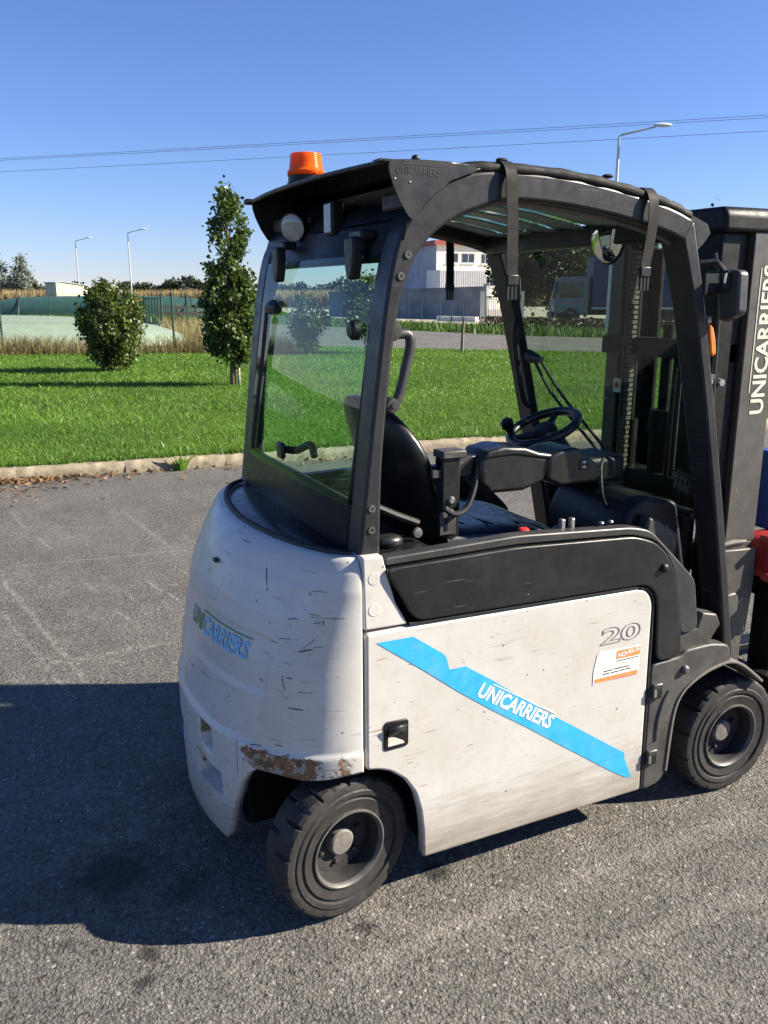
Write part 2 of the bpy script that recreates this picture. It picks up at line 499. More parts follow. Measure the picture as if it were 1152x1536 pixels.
# ------------------------------------------------------------------ ground materials
def asphalt_mat(name, base=0.115, marks=False, scale=100.0):
    N = NT(name)
    co = N.coords()
    wv = N.vmath('SUBTRACT', N.n("TexNoise", {'Vector': co, 'Scale': scale * 0.9, 'Detail': 3.0}).outputs[1], (0.5, 0.5, 0.5))
    cw_ = N.vmath('ADD', co, N.vmath('MULTIPLY', wv, (1.1 / scale, 1.1 / scale, 1.1 / scale)))
    vo = N.n("TexVoronoi", {'Vector': cw_, 'Scale': scale, 'Randomness': 1.0}, feature='F1')
    v2 = N.n("TexVoronoi", {'Vector': cw_, 'Scale': scale * 2.1, 'Randomness': 1.0}, feature='F1')
    cell = N.n("SeparateXYZ", {0: vo.outputs[1]}).outputs[0]
    big = N.noise(co, 0.9, 6, 0.6)
    mid = N.noise(co, 7.0, 6, 0.65)
    stone = N.mix(N.ramp(cell, 0.0, 1.0), (base * 0.82, base * 0.775, base * 0.69), (base * 1.27, base * 1.205, base * 1.07))
    # a few quartz chips and pale pebbles
    stone = N.mix(N.math('MULTIPLY', N.math('GREATER_THAN', cell, 0.97), 0.6), stone, (base * 2.7, base * 2.6, base * 2.4))
    # binder between the stones
    gap = N.ramp(vo.outputs[0], 0.42, 0.72)
    col = N.mix(N.math('MULTIPLY', gap, 0.6), stone, (base * 0.42, base * 0.40, base * 0.37))
    # pits where stones are lost, darkened for the shadow bump cannot cast
    pit = N.ramp(N.noise(co, 48, 3, 0.5), 0.60, 0.66)
    col = N.mix(N.math('MULTIPLY', pit, 0.6), col, (base * 0.3, base * 0.3, base * 0.29))
    tone = N.math('ADD', N.ramp(big, 0.3, 0.72, 0.78, 1.22), N.ramp(mid, 0.3, 0.7, -0.14, 0.14))
    col = N.vmath('MULTIPLY', col, N.n("CombineXYZ", {0: tone, 1: tone, 2: tone}).outputs[0])
    if marks:
        flat = N.n("CombineXYZ", {0: N.n("SeparateXYZ", {0: co}).outputs[0], 1: N.n("SeparateXYZ", {0: co}).outputs[1], 2: 0.0}).outputs[0]
        wob = N.vmath('ADD', flat, N.vmath('MULTIPLY', N.vmath('SUBTRACT', N.n("TexNoise", {'Vector': co, 'Scale': 3.0}).outputs[1], (0.5, 0.5, 0.5)), (0.05, 0.05, 0.0)))
        total = None
        brk = N.ramp(N.noise(co, 26, 5, 0.7), 0.40, 0.60)
        for (x0, y0, x1, y1, w, st) in MARKS:
            d = Vector((x1 - x0, y1 - y0, 0))
            L = d.length
            d /= L
            rel = N.vmath('SUBTRACT', wob, (x0, y0, 0))
            t = N.vmath('DOT_PRODUCT', rel, tuple(d))
            q = N.math('ABSOLUTE', N.vmath('DOT_PRODUCT', rel, (-d.y, d.x, 0)))
            m = N.math('MULTIPLY', N.ramp(q, w * 0.3, w, 1, 0), N.math('MULTIPLY', N.ramp(t, 0, 0.1), N.ramp(t, L - 0.1, L, 1, 0)))
            m = N.math('MULTIPLY', m, st)
            total = m if total is None else N.math('MAXIMUM', total, m)
        scuff = N.math('MULTIPLY', N.ramp(N.noise(co, 1.7, 8, 0.75), 0.52, 0.72, 0, 0.42), brk)
        total = N.math('MAXIMUM', N.math('MULTIPLY', total, brk), scuff)
        col = N.mix(total, col, (0.34, 0.32, 0.285))
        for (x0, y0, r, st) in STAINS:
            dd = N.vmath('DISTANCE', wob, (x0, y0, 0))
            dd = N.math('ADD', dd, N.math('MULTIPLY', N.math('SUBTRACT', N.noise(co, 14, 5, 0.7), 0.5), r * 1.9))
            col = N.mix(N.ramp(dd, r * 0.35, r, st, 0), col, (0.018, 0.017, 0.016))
    h = N.math('ADD', N.math('MULTIPLY', vo.outputs[0], -0.55), N.math('MULTIPLY', pit, -1.1))
    h = N.math('ADD', h, N.math('MULTIPLY', v2.outputs[0], -0.3))
    h = N.math('ADD', h, N.math('MULTIPLY', cell, 0.55))
    h = N.math('ADD', h, N.math('MULTIPLY', N.noise(co, 33, 4), 0.5))
    return N.done(N.bsdf(col, 0.82, 0, N.bump(h, 0.9, 0.010), 0.35))

# pale tyre scuffs and drag lines on the yard: x0, y0, x1, y1, half width, strength
MARKS = [(-0.779, 3.211, -0.462, 1.203, 0.0245, 0.48), (-0.806, 2.57, -0.568, 1.254, 0.020999999999999998, 0.42), (-0.771, 3.403, 0.442, 3.283, 0.025, 0.44), (-0.725, 1.688, 0.012, 1.675, 0.035, 0.48), (0.198, 4.697, 0.339, 3.297, 0.03, 0.44), (0.028, 2.777, 0.153, 2.238, 0.012, 0.8), (-0.631, 5.047, -0.538, 4.317, 0.03, 0.4), (-0.491, 4.131, -0.425, 3.702, 0.02, 0.64), (-0.311, 2.941, -0.269, 2.58, 0.025, 0.4), (-0.121, 2.614, -0.074, 2.336, 0.022, 0.48), (-0.214, 2.343, -0.165, 2.036, 0.02, 0.4), (-0.724, 4.513, 0.188, 4.03, 0.02, 0.24), (-0.186, -0.749, 0.572, -0.688, 0.05, 0.36), (0.572, -0.688, 1.5, -0.696, 0.06, 0.32), (0.369, -0.993, 1.172, -0.978, 0.05, 0.28)]
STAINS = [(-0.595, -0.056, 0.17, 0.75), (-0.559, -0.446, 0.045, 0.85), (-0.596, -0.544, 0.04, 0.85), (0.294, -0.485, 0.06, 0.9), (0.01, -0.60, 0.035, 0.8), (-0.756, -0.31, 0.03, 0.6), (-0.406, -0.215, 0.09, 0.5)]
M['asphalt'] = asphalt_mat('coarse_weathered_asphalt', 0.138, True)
M['road'] = asphalt_mat('road_asphalt', 0.15, False, 60.0)

def soil_mat():
    N = NT('meadow_ground')
    co = N.coords()
    a = N.mix(N.ramp(N.noise(co, 0.5, 6, 0.6), 0.35, 0.65), (0.035, 0.075, 0.018), (0.06, 0.10, 0.024))
    a = N.mix(N.ramp(N.noise(co, 6, 6, 0.7), 0.55, 0.75, 0, 0.5), a, (0.09, 0.10, 0.035))
    return N.done(N.bsdf(a, 0.95, 0, N.bump(N.noise(co, 40, 4), 0.6, 0.03), 0.1))
M['meadow'] = soil_mat()
M['concrete'] = simple('weathered_kerb_concrete', (0.29, 0.245, 0.17), 0.9, var=0.5, scale=7, bump=0.9, bscale=34, dust=(0.10, 0.09, 0.05, 0.95))
M['lot'] = simple('pale_lot_gravel', (0.34, 0.31, 0.25), 0.9, var=0.15, scale=2)

# ------------------------------------------------------------------ ground, yard, kerb, lawn, road
KERB = lambda x: 6.232 - 0.092 * x
tag(MB().add([(-1500, -900, -0.06), (2000, -900, -0.06), (2000, 2500, -0.06), (-1500, 2500, -0.06)], [(0, 1, 2, 3)]).build('ground', 'meadow'), kind='structure')
tag(MB().add([(-45, -45, 0), (60, -45, 0), (60, KERB(60) + 0.08, 0), (-45, KERB(-45) + 0.08, 0)], [(0, 1, 2, 3)]).build('asphalt_yard', 'asphalt'), kind='structure')
tag(MB().add([(-400, KERB(-400) + 0.1, 0.10), (400, KERB(400) + 0.1, 0.10), (1200, 1500, 0.10), (-900, 1500, 0.10)], [(0, 1, 2, 3)]).build('lawn', 'meadow'), kind='structure')
ROAD = [(2, 27.2), (5.5, 25.6), (8.5, 23.4), (11.07, 21.05), (13.97, 18.28), (22, 10.6), (40, -4), (60, 4), (32, 13.5), (22.5, 20.5), (18.9, 26.2), (17.1, 32.6), (14.0, 44), (9, 45.5), (5, 42), (7.5, 34)]
tag(MB().add([(x, y, 0.108) for x, y in ROAD], [tuple(range(len(ROAD)))]).build('road', 'road'), kind='structure')
LOT = [(22.6, 62), (21.6, 46), (24.0, 37.6), (31, 28.5), (42, 22), (75, 50), (60, 90), (30, 90)]
tag(MB().add([(x, y, 0.106) for x, y in LOT], [tuple(range(len(LOT)))]).build('pale_lot', 'lot'), kind='structure')

kerb = tag(empty('kerb', (0, KERB(0), 0), math.atan(-0.092)), kind='structure')
stones = []
rk = random.Random(4)
for i in range(-14, 26):
    if len(stones) < 4:
        # a worn stone: rounded section swept along its length, edges chipped by small offsets
        sec = [(0.0, -0.05), (0.0, 0.045), (0.006, 0.085), (0.025, 0.106), (0.06, 0.112), (0.12, 0.112), (0.155, 0.104), (0.16, 0.06), (0.16, -0.05)]
        rows = []
        for k in range(25):
            x = -0.4985 + 0.997 * k / 24
            rows.append([(x, y + rk.gauss(0, .0035) * (0.5 < q < 6), z + rk.gauss(0, .004) * (0 < q < 7)) for q, (y, z) in enumerate(sec)])
        mb = MB().grid(rows)
        mb.add(rows[0], [tuple(range(9))]).add(rows[-1], [tuple(range(8, -1, -1))])
        o = mb.build('kerb_stone', 'concrete', kerb, sharp=50)
        stones.append(o)
    else:
        o = stones[rk.randrange(4)].copy()
        COL.objects.link(o)
    o.location = (i * 1.0, rk.uniform(-0.006, 0.006), rk.uniform(-0.012, 0.004))
    o.rotation_euler = (rk.uniform(-0.01, 0.01), 0, rk.uniform(-0.006, 0.006))

# ------------------------------------------------------------------ grass
def quick_mesh(name, V, F, tone, mat, parent=None):
    """large triangle or quad soup from numpy arrays, with a per-face 'tone'"""
    me = bpy.data.meshes.new(name)
    k = F.shape[1]
    me.vertices.add(len(V))
    me.vertices.foreach_set('co', np.asarray(V, np.float32).ravel())
    me.loops.add(F.size)
    me.loops.foreach_set('vertex_index', F.astype(np.int32).ravel())
    me.polygons.add(len(F))
    me.polygons.foreach_set('loop_start', np.arange(0, F.size, k, dtype=np.int32))
    me.polygons.foreach_set('loop_total', np.full(len(F), k, np.int32))
    at = me.attributes.new('tone', 'FLOAT', 'FACE')
    at.data.foreach_set('value', np.asarray(tone, np.float32))
    me.update(calc_edges=True)
    me.materials.append(M[mat] if isinstance(mat, str) else mat)
    o = bpy.data.objects.new(name, me)
    COL.objects.link(o)
    if parent is not None:
        o.parent = parent
    return o

def blades(rng, xy, h0, h1, w, z0=0.1, lean=0.5, tone=(0.0, 1.0), patch=None):
    """grass blades: each a bent strip of a quad and a tip"""
    n = len(xy)
    a = rng.uniform(0, 2 * np.pi, n)
    h = rng.uniform(h0, h1, n)
    ww = w * rng.uniform(0.6, 1.4, n)
    ld = rng.uniform(0, 2 * np.pi, n)
    le = lean * h * rng.uniform(0.1, 1.0, n)
    dx, dy = np.cos(a) * ww / 2, np.sin(a) * ww / 2
    lx, ly = np.cos(ld) * le, np.sin(ld) * le
    x, y = xy[:, 0], xy[:, 1]
    z = np.full(n, z0)
    b0 = np.stack([x - dx, y - dy, z], 1)
    b1 = np.stack([x + dx, y + dy, z], 1)
    m0 = np.stack([x - dx * .8 + lx * .35, y - dy * .8 + ly * .35, z + h * .6], 1)
    m1 = np.stack([x + dx * .8 + lx * .35, y + dy * .8 + ly * .35, z + h * .6], 1)
    tp = np.stack([x + lx, y + ly, z + h], 1)
    V = np.stack([b0, b1, m1, m0, tp], 1).reshape(-1, 3)
    i = np.arange(n) * 5
    F = np.concatenate([np.stack([i, i + 1, i + 2], 1), np.stack([i, i + 2, i + 3], 1), np.stack([i + 3, i + 2, i + 4], 1)])
    t = rng.uniform(tone[0], tone[1], n)
    if patch is not None:
        t = np.clip(t * 0.6 + 0.4 * patch, 0, 1)
    return V, F, np.concatenate([t, t, t])

rng = np.random.default_rng(11)
def patchy(xy, s=1.0):
    x, y = xy[:, 0] * s, xy[:, 1] * s
    return 0.5 + 0.25 * np.sin(1.3 * x + 2.1 * np.sin(.7 * y)) + 0.25 * np.sin(1.9 * y + 1.7 * np.sin(1.1 * x + 1.0))
def on_lawn(xy):
    x, y = xy[:, 0], xy[:, 1]
    return (y > 6.232 - 0.092 * x + 0.13) & (y < np.where(x > 8, 31.35 - 0.955 * x, 30.0 - 0.8 * x))
M['grass'] = leafmat('lawn_grass', (0.045, 0.12, 0.014), (0.19, 0.34, 0.045), 0.4, 0.45)
bands = [(6.0, 9.3, 5600, 0.025, 0.065, 0.0065), (9.3, 14.0, 2000, 0.03, 0.075, 0.011), (14.0, 23.5, 950, 0.035, 0.085, 0.018)]
Vs, Fs, Ts, off = [], [], [], 0
for (ya, yb, dens, h0, h1, w) in bands:
    x0, x1 = -4.0, 5.0 + yb * 0.95
    n = int((x1 - x0) * (yb - ya) * dens)
    xy = np.stack([rng.uniform(x0, x1, n), rng.uniform(ya, yb, n)], 1)
    xy = xy[on_lawn(xy)]
    pt = patchy(xy)
    keep = rng.uniform(0, 1, len(xy)) < 0.62 + 0.38 * patchy(xy, 2.3)
    V, F, T = blades(rng, xy[keep], h0, h1, w, 0.1, 1.5, (0, 1), pt[keep])
    Vs.append(V); Fs.append(F + off); Ts.append(T); off += len(V)
tag(quick_mesh('lawn_grass', np.concatenate(Vs), np.concatenate(Fs), np.concatenate(Ts), 'grass'), 'short bright green mown grass of the lawn behind the kerb', 'grass', kind='stuff')

# coarser tussocks and clover leaves that stand out of the lawn
n = 2600
ctr = np.stack([rng.uniform(-3, 14, 130), rng.uniform(6.4, 16, 130)], 1)
xy = np.repeat(ctr, 20, 0) + rng.normal(0, 0.09, (n, 2))
xy = xy[on_lawn(xy)]
V, F, T = blades(rng, xy, 0.05, 0.12, 0.022, 0.1, 1.6, (0.25, 1))
tag(quick_mesh('lawn_tussocks', V, F, T, 'grass'), 'taller coarse tufts scattered in the mown lawn', 'grass', kind='stuff')
# pale dry blades and worn spots
ctr = np.stack([rng.uniform(-3, 13, 90), rng.uniform(6.3, 14, 90)], 1)
xy = np.repeat(ctr, 70, 0) + rng.normal(0, 0.28, (6300, 2))
xy = xy[on_lawn(xy)]
M['dry_blade'] = leafmat('dry_lawn_blades', (0.16, 0.17, 0.05), (0.36, 0.34, 0.14), 0.35)
V, F, T = blades(rng, xy, 0.03, 0.075, 0.007, 0.1, 1.6)
tag(quick_mesh('dry_lawn_blades', V, F, T, 'dry_blade'), 'straw-pale dry blades in patches of the lawn', 'grass', kind='stuff')
# overgrown verge across the road
xy = np.stack([rng.uniform(14.5, 34, 30000), rng.uniform(14, 47, 30000)], 1)
dd = np.interp(xy[:, 1], [14, 20.5, 26.2, 32.6, 44], [32, 22.5, 18.9, 17.1, 14.0])
keep = (xy[:, 0] > dd + 0.1) & (xy[:, 0] < dd + 4.2)
M['verge'] = leafmat('verge_weeds', (0.03, 0.075, 0.014), (0.11, 0.19, 0.035), 0.35)
V, F, T = blades(rng, xy[keep], 0.12, 0.42, 0.05, 0.1, 0.7)
tag(quick_mesh('verge_grass', V, F, T, 'verge'), 'dark overgrown grass verge across the road', 'grass', kind='stuff')

# ================================================================== the forklift
truck = tag(empty('forklift'), 'white and black electric counterbalance forklift with cab, parked on the asphalt', 'forklift')
T = truck
def both(make, name, mat, parent=None, **kw):
    """the same part on the right (-y) and mirrored on the left"""
    out = []
    for s in (1, -1):
        mb = make()
        if s < 0:
            mb.flip_y()
        out.append(mb.build(name, mat, parent or T, **kw))
    return out

# ---- chassis core hidden behind the panels
MB().box(0.24, 1.06, -0.50, 0.50, 0.13, 0.84).box(-0.215, 0.26, -0.245, 0.245, 0.17, 0.62).box(-0.10, 0.26, -0.245, 0.245, 0.63, 0.9).box(1.05, 1.36, -0.33, 0.33, 0.14, 0.60).build('chassis', 'frame_dark', T, bevel=0.01)
MB().box(-0.02, 0.25, -0.48, 0.48, 0.62, 0.96).build('wheel_housing', 'frame_dark', T)
both(lambda: MB().box(-0.06, 0.06, -0.40, -0.25, 0.15, 0.28), 'axle', 'frame_dark', bevel=0.01)

# ---- counterweight: one curved shell with the wheel cut-outs in its lower edge
XC = [(0.10, -0.300), (0.30, -0.309), (0.52, -0.315), (0.75, -0.292), (0.90, -0.255), (0.98, -0.221), (1.02, -0.198), (1.045, -0.180), (1.055, -0.168)]
WC = [(0.10, 0.535), (0.5, 0.556), (0.98, 0.556), (1.03, 0.549), (1.055, 0.536)]
X0 = 0.027
SCRATCHES = [([(-0.322, 1.005), (-0.336, 0.985), (-0.349, 0.965)], 0.00121), ([(-0.353, 0.96), (-0.357, 0.95)], 0.0011), ([(-0.461, 0.745), (-0.461, 0.73), (-0.468, 0.705)], 0.00099), ([(-0.47, 0.74), (-0.483, 0.74)], 0.0011), ([(-0.477, 0.655), (-0.494, 0.655), (-0.505, 0.655)], 0.00138), ([(-0.487, 0.815), (-0.497, 0.82), (-0.51, 0.825)], 0.00165), ([(-0.493, 0.825), (-0.504, 0.84), (-0.512, 0.855)], 0.00066), ([(-0.447, 0.895), (-0.457, 0.9), (-0.469, 0.9)], 0.0011), ([(-0.52, 0.905), (-0.522, 0.895)], 0.00165), ([(-0.482, 0.975), (-0.501, 0.98), (-0.517, 0.98)], 0.00066), ([(-0.435, 0.84), (-0.463, 0.845)], 0.00083), ([(-0.504, 0.895), (-0.517, 0.9)], 0.00083), ([(-0.28, 0.515), (-0.172, 0.43)], 0.0011), ([(-0.339, 0.515), (-0.333, 0.41)], 0.00066), ([(-0.383, 0.52), (-0.412, 0.525)], 0.00121), ([(-0.449, 0.54), (-0.466, 0.54)], 0.0011), ([(-0.166, 0.315), (-0.318, 0.385)], 0.00138), ([(-0.511, 0.83), (-0.527, 0.835)], 0.00066), ([(-0.393, 0.715), (-0.402, 0.71)], 0.0011), ([(-0.496, 0.705), (-0.52, 0.705)], 0.00066), ([(-0.337, 0.915), (-0.329, 0.92)], 0.00083), ([(-0.006, 0.625), (-0.022, 0.62)], 0.0011)]
POCKETS = [(0.13, 0.205, 0.418, 0.502), (0.085, 0.245, 0.298, 0.372)]
def sstep(a, b, t):
    t = min(1, max(0, (t - a) / (b - a)))
    return t * t * (3 - 2 * t)
def cw_point(t, z, push=0.0):
    """t from -1 (right seam) to 1 (left seam)"""
    n = 2.15 - 0.35 * sstep(0.7, 1.05, z)
    D = X0 - lerp(XC, z)
    W = lerp(WC, z)
    low = 0.012 * (1 - sstep(0.512, 0.526, z))
    D += low + push
    W += low * 0.45 + push
    a = t * math.pi / 2
    y = W * math.copysign(abs(math.sin(a)) ** (2 / n), a)
    x = X0 - D * abs(math.cos(a)) ** (2 / n)
    # shallow recess round the rear badge
    rec = sstep(0.665, 0.685, z) * (1 - sstep(0.825, 0.84, z)) * (1 - sstep(0.405, 0.425, abs(y)))
    dep = 0.007 * rec
    for (ya, yb, za, zb) in POCKETS:
        ay = abs(y)
        top, bot = zb, za
        dep += 0.055 * sstep(ya - .004, ya + .006, ay) * (1 - sstep(yb - .006, yb + .004, ay)) * sstep(bot - .004, bot + .008, z) * (1 - sstep(top - .008, top + .004, z))
    nx, ny = -1.0, y * 0.9
    L = math.hypot(nx, ny)
    x -= nx / L * dep
    y -= ny / L * dep * 0.3
    return (x, y, z)
def cw_bottom(t):
    y = abs(cw_point(t, 0.3)[1])
    return lerp([(0.255, 0.155), (0.268, 0.175), (0.30, 0.285), (0.336, 0.375), (0.369, 0.428), (0.40, 0.452), (0.45, 0.455), (0.5, 0.448), (0.535, 0.452), (0.556, 0.462)], y)
NU, NV = 260, 110
rows = []
for j in range(NV + 1):
    r = []
    for i in range(NU + 1):
        t = -1 + 2 * i / NU
        zb = cw_bottom(t)
        # more rows near the ledge and the top edge
        z = zb + (1.055 - zb) * j / NV
        r.append(cw_point(t, z))
    rows.append(r)
# turn the top edge inward
for k, (dz, pull) in enumerate(((0.007, 0.006), (0.012, 0.016), (0.014, 0.034), (0.013, 0.055))):
    r = []
    for i in range(NU + 1):
        p = cw_point(-1 + 2 * i / NU, 1.055, -pull)
        r.append((p[0], p[1], 1.055 + dz))
    rows.append(r)
cw = MB().grid(rows).build('counterweight', 'white_cw', T, sharp=50, thick=0.035, recalc=True)
M['pocket'] = simple('chipped_pocket_primer', (0.15, 0.115, 0.07), 0.7, var=0.4, scale=30, dust=(0.42, 0.42, 0.40, 0.8))
cw.data.materials.append(M['pocket'])
for p in cw.data.polygons:
    c = p.center
    for (ya, yb, za, zb) in POCKETS:
        if ya - .004 < abs(c.y) < yb + .004 and za + (zb - za) * .42 < c.z < zb + .004:
            p.material_index = 1
def on_cw(vs, y_left, z_base, lift=0.003):
    """lettering wrapped onto the rear of the counterweight; text runs towards -y"""
    out = []
    for u, v, _ in vs:
        y = y_left - u
        z = z_base + v
        lo, hi = -1.0, 1.0
        for _ in range(24):
            t = (lo + hi) / 2
            if cw_point(t, z, lift)[1] < y:
                lo = t
            else:
                hi = t
        p = cw_point(t, z, lift)
        out.append((p[0], y, p[2]))
    return out
vs, fs = fit_text("UNI", 0.105, 0.052, shear=0.1, heavy=0.02)
MB().add(on_cw(vs, 0.032, 0.752), fs).build('rear_badge_lettering', 'decal_green', cw, recalc=False)
vs, fs = fit_text("CARRIERS", 0.262, 0.052, shear=0.1, heavy=0.025)
MB().add(on_cw(vs, -0.080, 0.752), fs).build('rear_badge_lettering', 'decal_pale', cw, recalc=False)
line = [(i * 0.01, 0.060 + k * 0.004, 0) for k in (0, 1) for i in range(30)]
MB().add(on_cw(line, -0.06, 0.752), [(i, i + 1, 31 + i, 30 + i) for i in range(29)]).build('rear_badge_line', 'decal_green', cw, recalc=False)
MB().box(-0.236, -0.222, -0.085, -0.06, 0.962, 0.972).build('keyhole_plate', 'ink', cw)

# scratches gouged through the paint of the corner
M['scratch'] = simple('bare_scratch', (0.045, 0.036, 0.03), 0.7, var=0.4)
for pts, w in SCRATCHES:
    q = [on_cw([(-y, 0, 0)], 0.0, z, 0.0012)[0] for y, z in pts]
    MB().tube(q, [w * (0.5 + 0.5 * math.sin(math.pi * (k + .6) / (len(q) + .2))) for k in range(len(q))], 5).build('scratch', 'scratch', cw)

# ---- rear deck (bonnet) and its rubber trim
edge = [cw_point(-1 + 2 * i / 60, 1.055, -0.040) for i in range(61)]
deck = [(p[0], p[1]) for p in edge]
dk = MB()
rowsd = []
for k in range(9):
    f = k / 8
    rowsd.append([(p[0] + (0.09 - p[0]) * f, p[1] * (1 - 0.12 * f), 1.058 + 0.014 * math.sin(math.pi * min(1, f * 1.2)) * (1 - abs(p[1] / 0.6) ** 3)) for p in edge])
dk.grid(rowsd).build('rear_deck', 'gloss_black', T)
MB().tube([(p[0] + 0.004, p[1] * 0.996, 1.070) for p in [cw_point(-0.97 + 1.94 * i / 80, 1.055, -0.036) for i in range(81)]], 0.0095, 8).build('deck_trim', 'seal', T)

# ---- side panels
SIDE = [(.036, .862), (.165, .862), (.965, .846), (.995, .838), (1.014, .818), (1.026, .785), (1.035, .215), (1.037, .128), (.217, .128), (.214, .22), (.206, .285), (.188, .35), (.155, .402), (.108, .440), (.07, .455), (.036, .460)]
panels = both(lambda: MB().prism(rounded(SIDE, .012), -0.560, -0.525), 'battery_side_panel', 'white', bevel=0.008, seg=3)
side = panels[0]
both(lambda: MB().prism([(.029, 1.073), (.087, 1.072), (.100, 1.023), (.126, .935), (.163, .869), (.034, .870)], -0.556, -0.47), 'white_post_foot', 'white', bevel=0.006, seg=3)
for z in (1.012, 0.925):
    MB().lathe([(0.0, 0.0012), (0.0165, 0.0012), (0.018, 0.0)], (0.062, -0.556, z), n=28).build('plug_cap', 'white', T)
both(lambda: MB().prism(rounded([(.091, 1.037), (.507, 1.043), (.93, 1.021), (1.015, .992), (1.068, .945), (1.108, .87), (1.135, .764), (1.164, .588), (1.054, .588), (1.040, .78), (1.030, .822), (1.002, .852), (.965, .862), (.178, .878), (.140, .948), (.108, 1.0)], .035), -0.568, -0.50), 'upper_side_cover', 'black_panel', bevel=0.012, seg=4)
both(lambda: MB().prism(rounded([(.092, 1.0405), (.507, 1.0465), (.93, 1.0245), (1.018, .996), (1.072, .948), (1.112, .872), (1.139, .764), (1.158, .657), (1.236, .665), (1.204, .841), (1.094, .945), (1.0, 1.030), (.924, 1.049), (.513, 1.074), (.092, 1.064)], .03), -0.556, -0.512), 'step_rail', 'steel_grey', bevel=0.005, seg=2)
MB().lathe([(0.0, 0.014), (0.008, 0.0135), (0.0135, 0.009), (0.015, 0.0)], (1.052, -0.568, 0.905), n=20).build('panel_button', 'black', T)
# seals around the side panel
MB().tube([(p[0] + 0.005, -0.556, p[1] + 0.004) for p in SIDE[2:8]], 0.006, 6).build('panel_seal', 'seal', T)
MB().tube([(p[0], -0.557, p[1] + 0.007) for p in SIDE[1:3]], 0.0055, 6).build('panel_seal', 'seal', T)

# door pull
hd = MB().prism([(.087, .515), (.094, .507), (.156, .509), (.164, .516), (.164, .586), (.157, .593), (.095, .595), (.087, .588)], -0.5635, -0.55).build('door_pull', 'black', T, bevel=0.003)
MB().prism([(.097, .520), (.154, .521), (.154, .583), (.097, .584)], -0.5642, -0.562).build('pull_recess', 'cutout', hd)
MB().add([(.098, -.5648, .553), (.153, -.5648, .560), (.153, -.571, .582), (.098, -.571, .582)], [(0, 1, 2, 3)]).build('pull_lever', 'black_panel', hd, thick=0.004)
MB().prism([(.099, .521), (.150, .522), (.146, .530), (.118, .546), (.099, .550)], -0.5650, -0.5640).build('pull_floor', 'decal_cream', hd)

# decals on the battery panel
YP = -0.5606
stripe = [(.066, .833), (.176, .832), (.27, .765), (.283, .748), (.287, .732), (.292, .712), (.315, .712), (.345, .712), (.356, .704), (.439, .648), (.656, .490), (.955, .287), (.958, .266), (.972, .234), (.992, .190), (.965, .196), (.901, .236), (.719, .362), (.559, .474), (.438, .555), (.324, .637), (.219, .719), (.14, .778)]
sp = MB().add([(x, YP - 0.0006, z) for x, z in stripe], [tuple(range(len(stripe)))]).build('blue_stripe', 'decal_blue', side)
vs, fs = fit_text("UNICARRIERS", 0.310, 0.046, shear=0.05, heavy=0.03)
ang = math.atan2(.435 - .604, .645 - .378)
def tilt(vs, x0, z0, a, y):
    return [(x0 + v[0] * math.cos(a) - v[1] * math.sin(a), y, z0 + v[0] * math.sin(a) + v[1] * math.cos(a)) for v in vs]
MB().add(tilt(vs, (.382), .6115, ang, YP - 0.0014), fs).build('stripe_lettering', 'decal_white', side, recalc=False)
MB().add(tilt([(0.035, .051, 0), (.308, .051, 0), (.308, .054, 0), (.035, .054, 0)], (.382), .6115, ang, YP - 0.0014), [(0, 1, 2, 3)]).build('lettering_line', 'decal_white', side)
vs, fs = glyphs("20", 1.0, outline=0.016, heavy=0.02)
vs = [v for v in vs]
xs = [v[0] for v in vs]; ys = [v[1] for v in vs]
q = [((v[0] - min(xs)) / (max(xs) - min(xs)) * .155, (v[1] - min(ys)) / (max(ys) - min(ys)) * .056, v[2]) for v in vs]
MB().add([(.826 + u + 0.10 * v, YP - 0.0003 - 0.0006 * (w > 0), .683 + v) for u, v, w in q], fs).build('capacity_numeral', 'decal_grey', side, recalc=False)
def rect(x0, x1, z0, z1, y, sl=-0.01):
    return [(x0, y, z0), (x1, y, z0 + (x1 - x0) * sl), (x1, y, z1 + (x1 - x0) * sl), (x0, y, z1)]
st = MB().add([(.806, YP - .001, .557), (.989, YP - .001, .563), (.986, YP - .001, .660), (.830, YP - .001, .664), (.818, YP - .001, .655), (.812, YP - .001, .63), (.806, YP - .001, .60)], [tuple(range(7))]).build('dealer_sticker', 'sticker_paper', T)
Q = [(0, 1, 2, 3)]
MB().add(rect(.893, .987, .627, .655, YP - .0016, 0.0), Q).build('sticker_band', 'decal_orange', st)
MB().add(rect(.812, .984, .561, .575, YP - .0016, 0.0), Q).build('sticker_band', 'decal_orange', st)
def small(text, x0, z0, w, h, mat, y=YP - .0022, slope=0.0, heavy=0.0):
    vs, fs = fit_text(text, w, h, heavy=heavy)
    return MB().add([(x0 + v[0], y, z0 + v[1] + v[0] * slope) for v in vs], fs).build('sticker_lettering', mat, st, recalc=False)
small("NOV", .899, .631, .042, .016, 'decal_white', slope=0.05, heavy=0.02)
small("ELIS", .942, .638, .042, .013, 'decal_white', slope=0.08, heavy=0.02)
small("LOCATION VENTE REPARATION", .830, .607, .135, .008, 'decal_pale_orange')
small("TEL 02 51 61 93 06", .842, .564, .11, .008, 'decal_pale_orange')
for (xa, xb, zz) in ((.845, .882, .593), (.888, .945, .594), (.842, .87, .584), (.875, .905, .584), (.909, .93, .5845), (.934, .955, .585)):
    MB().add(rect(xa, xb, zz, zz + .0035, YP - .0018, 0.0), Q).build('sticker_print', 'ink', st)
MB().add(rect(.895, .983, .619, .6225, YP - .0018, 0.0), Q).build('sticker_print', 'decal_grey', st)

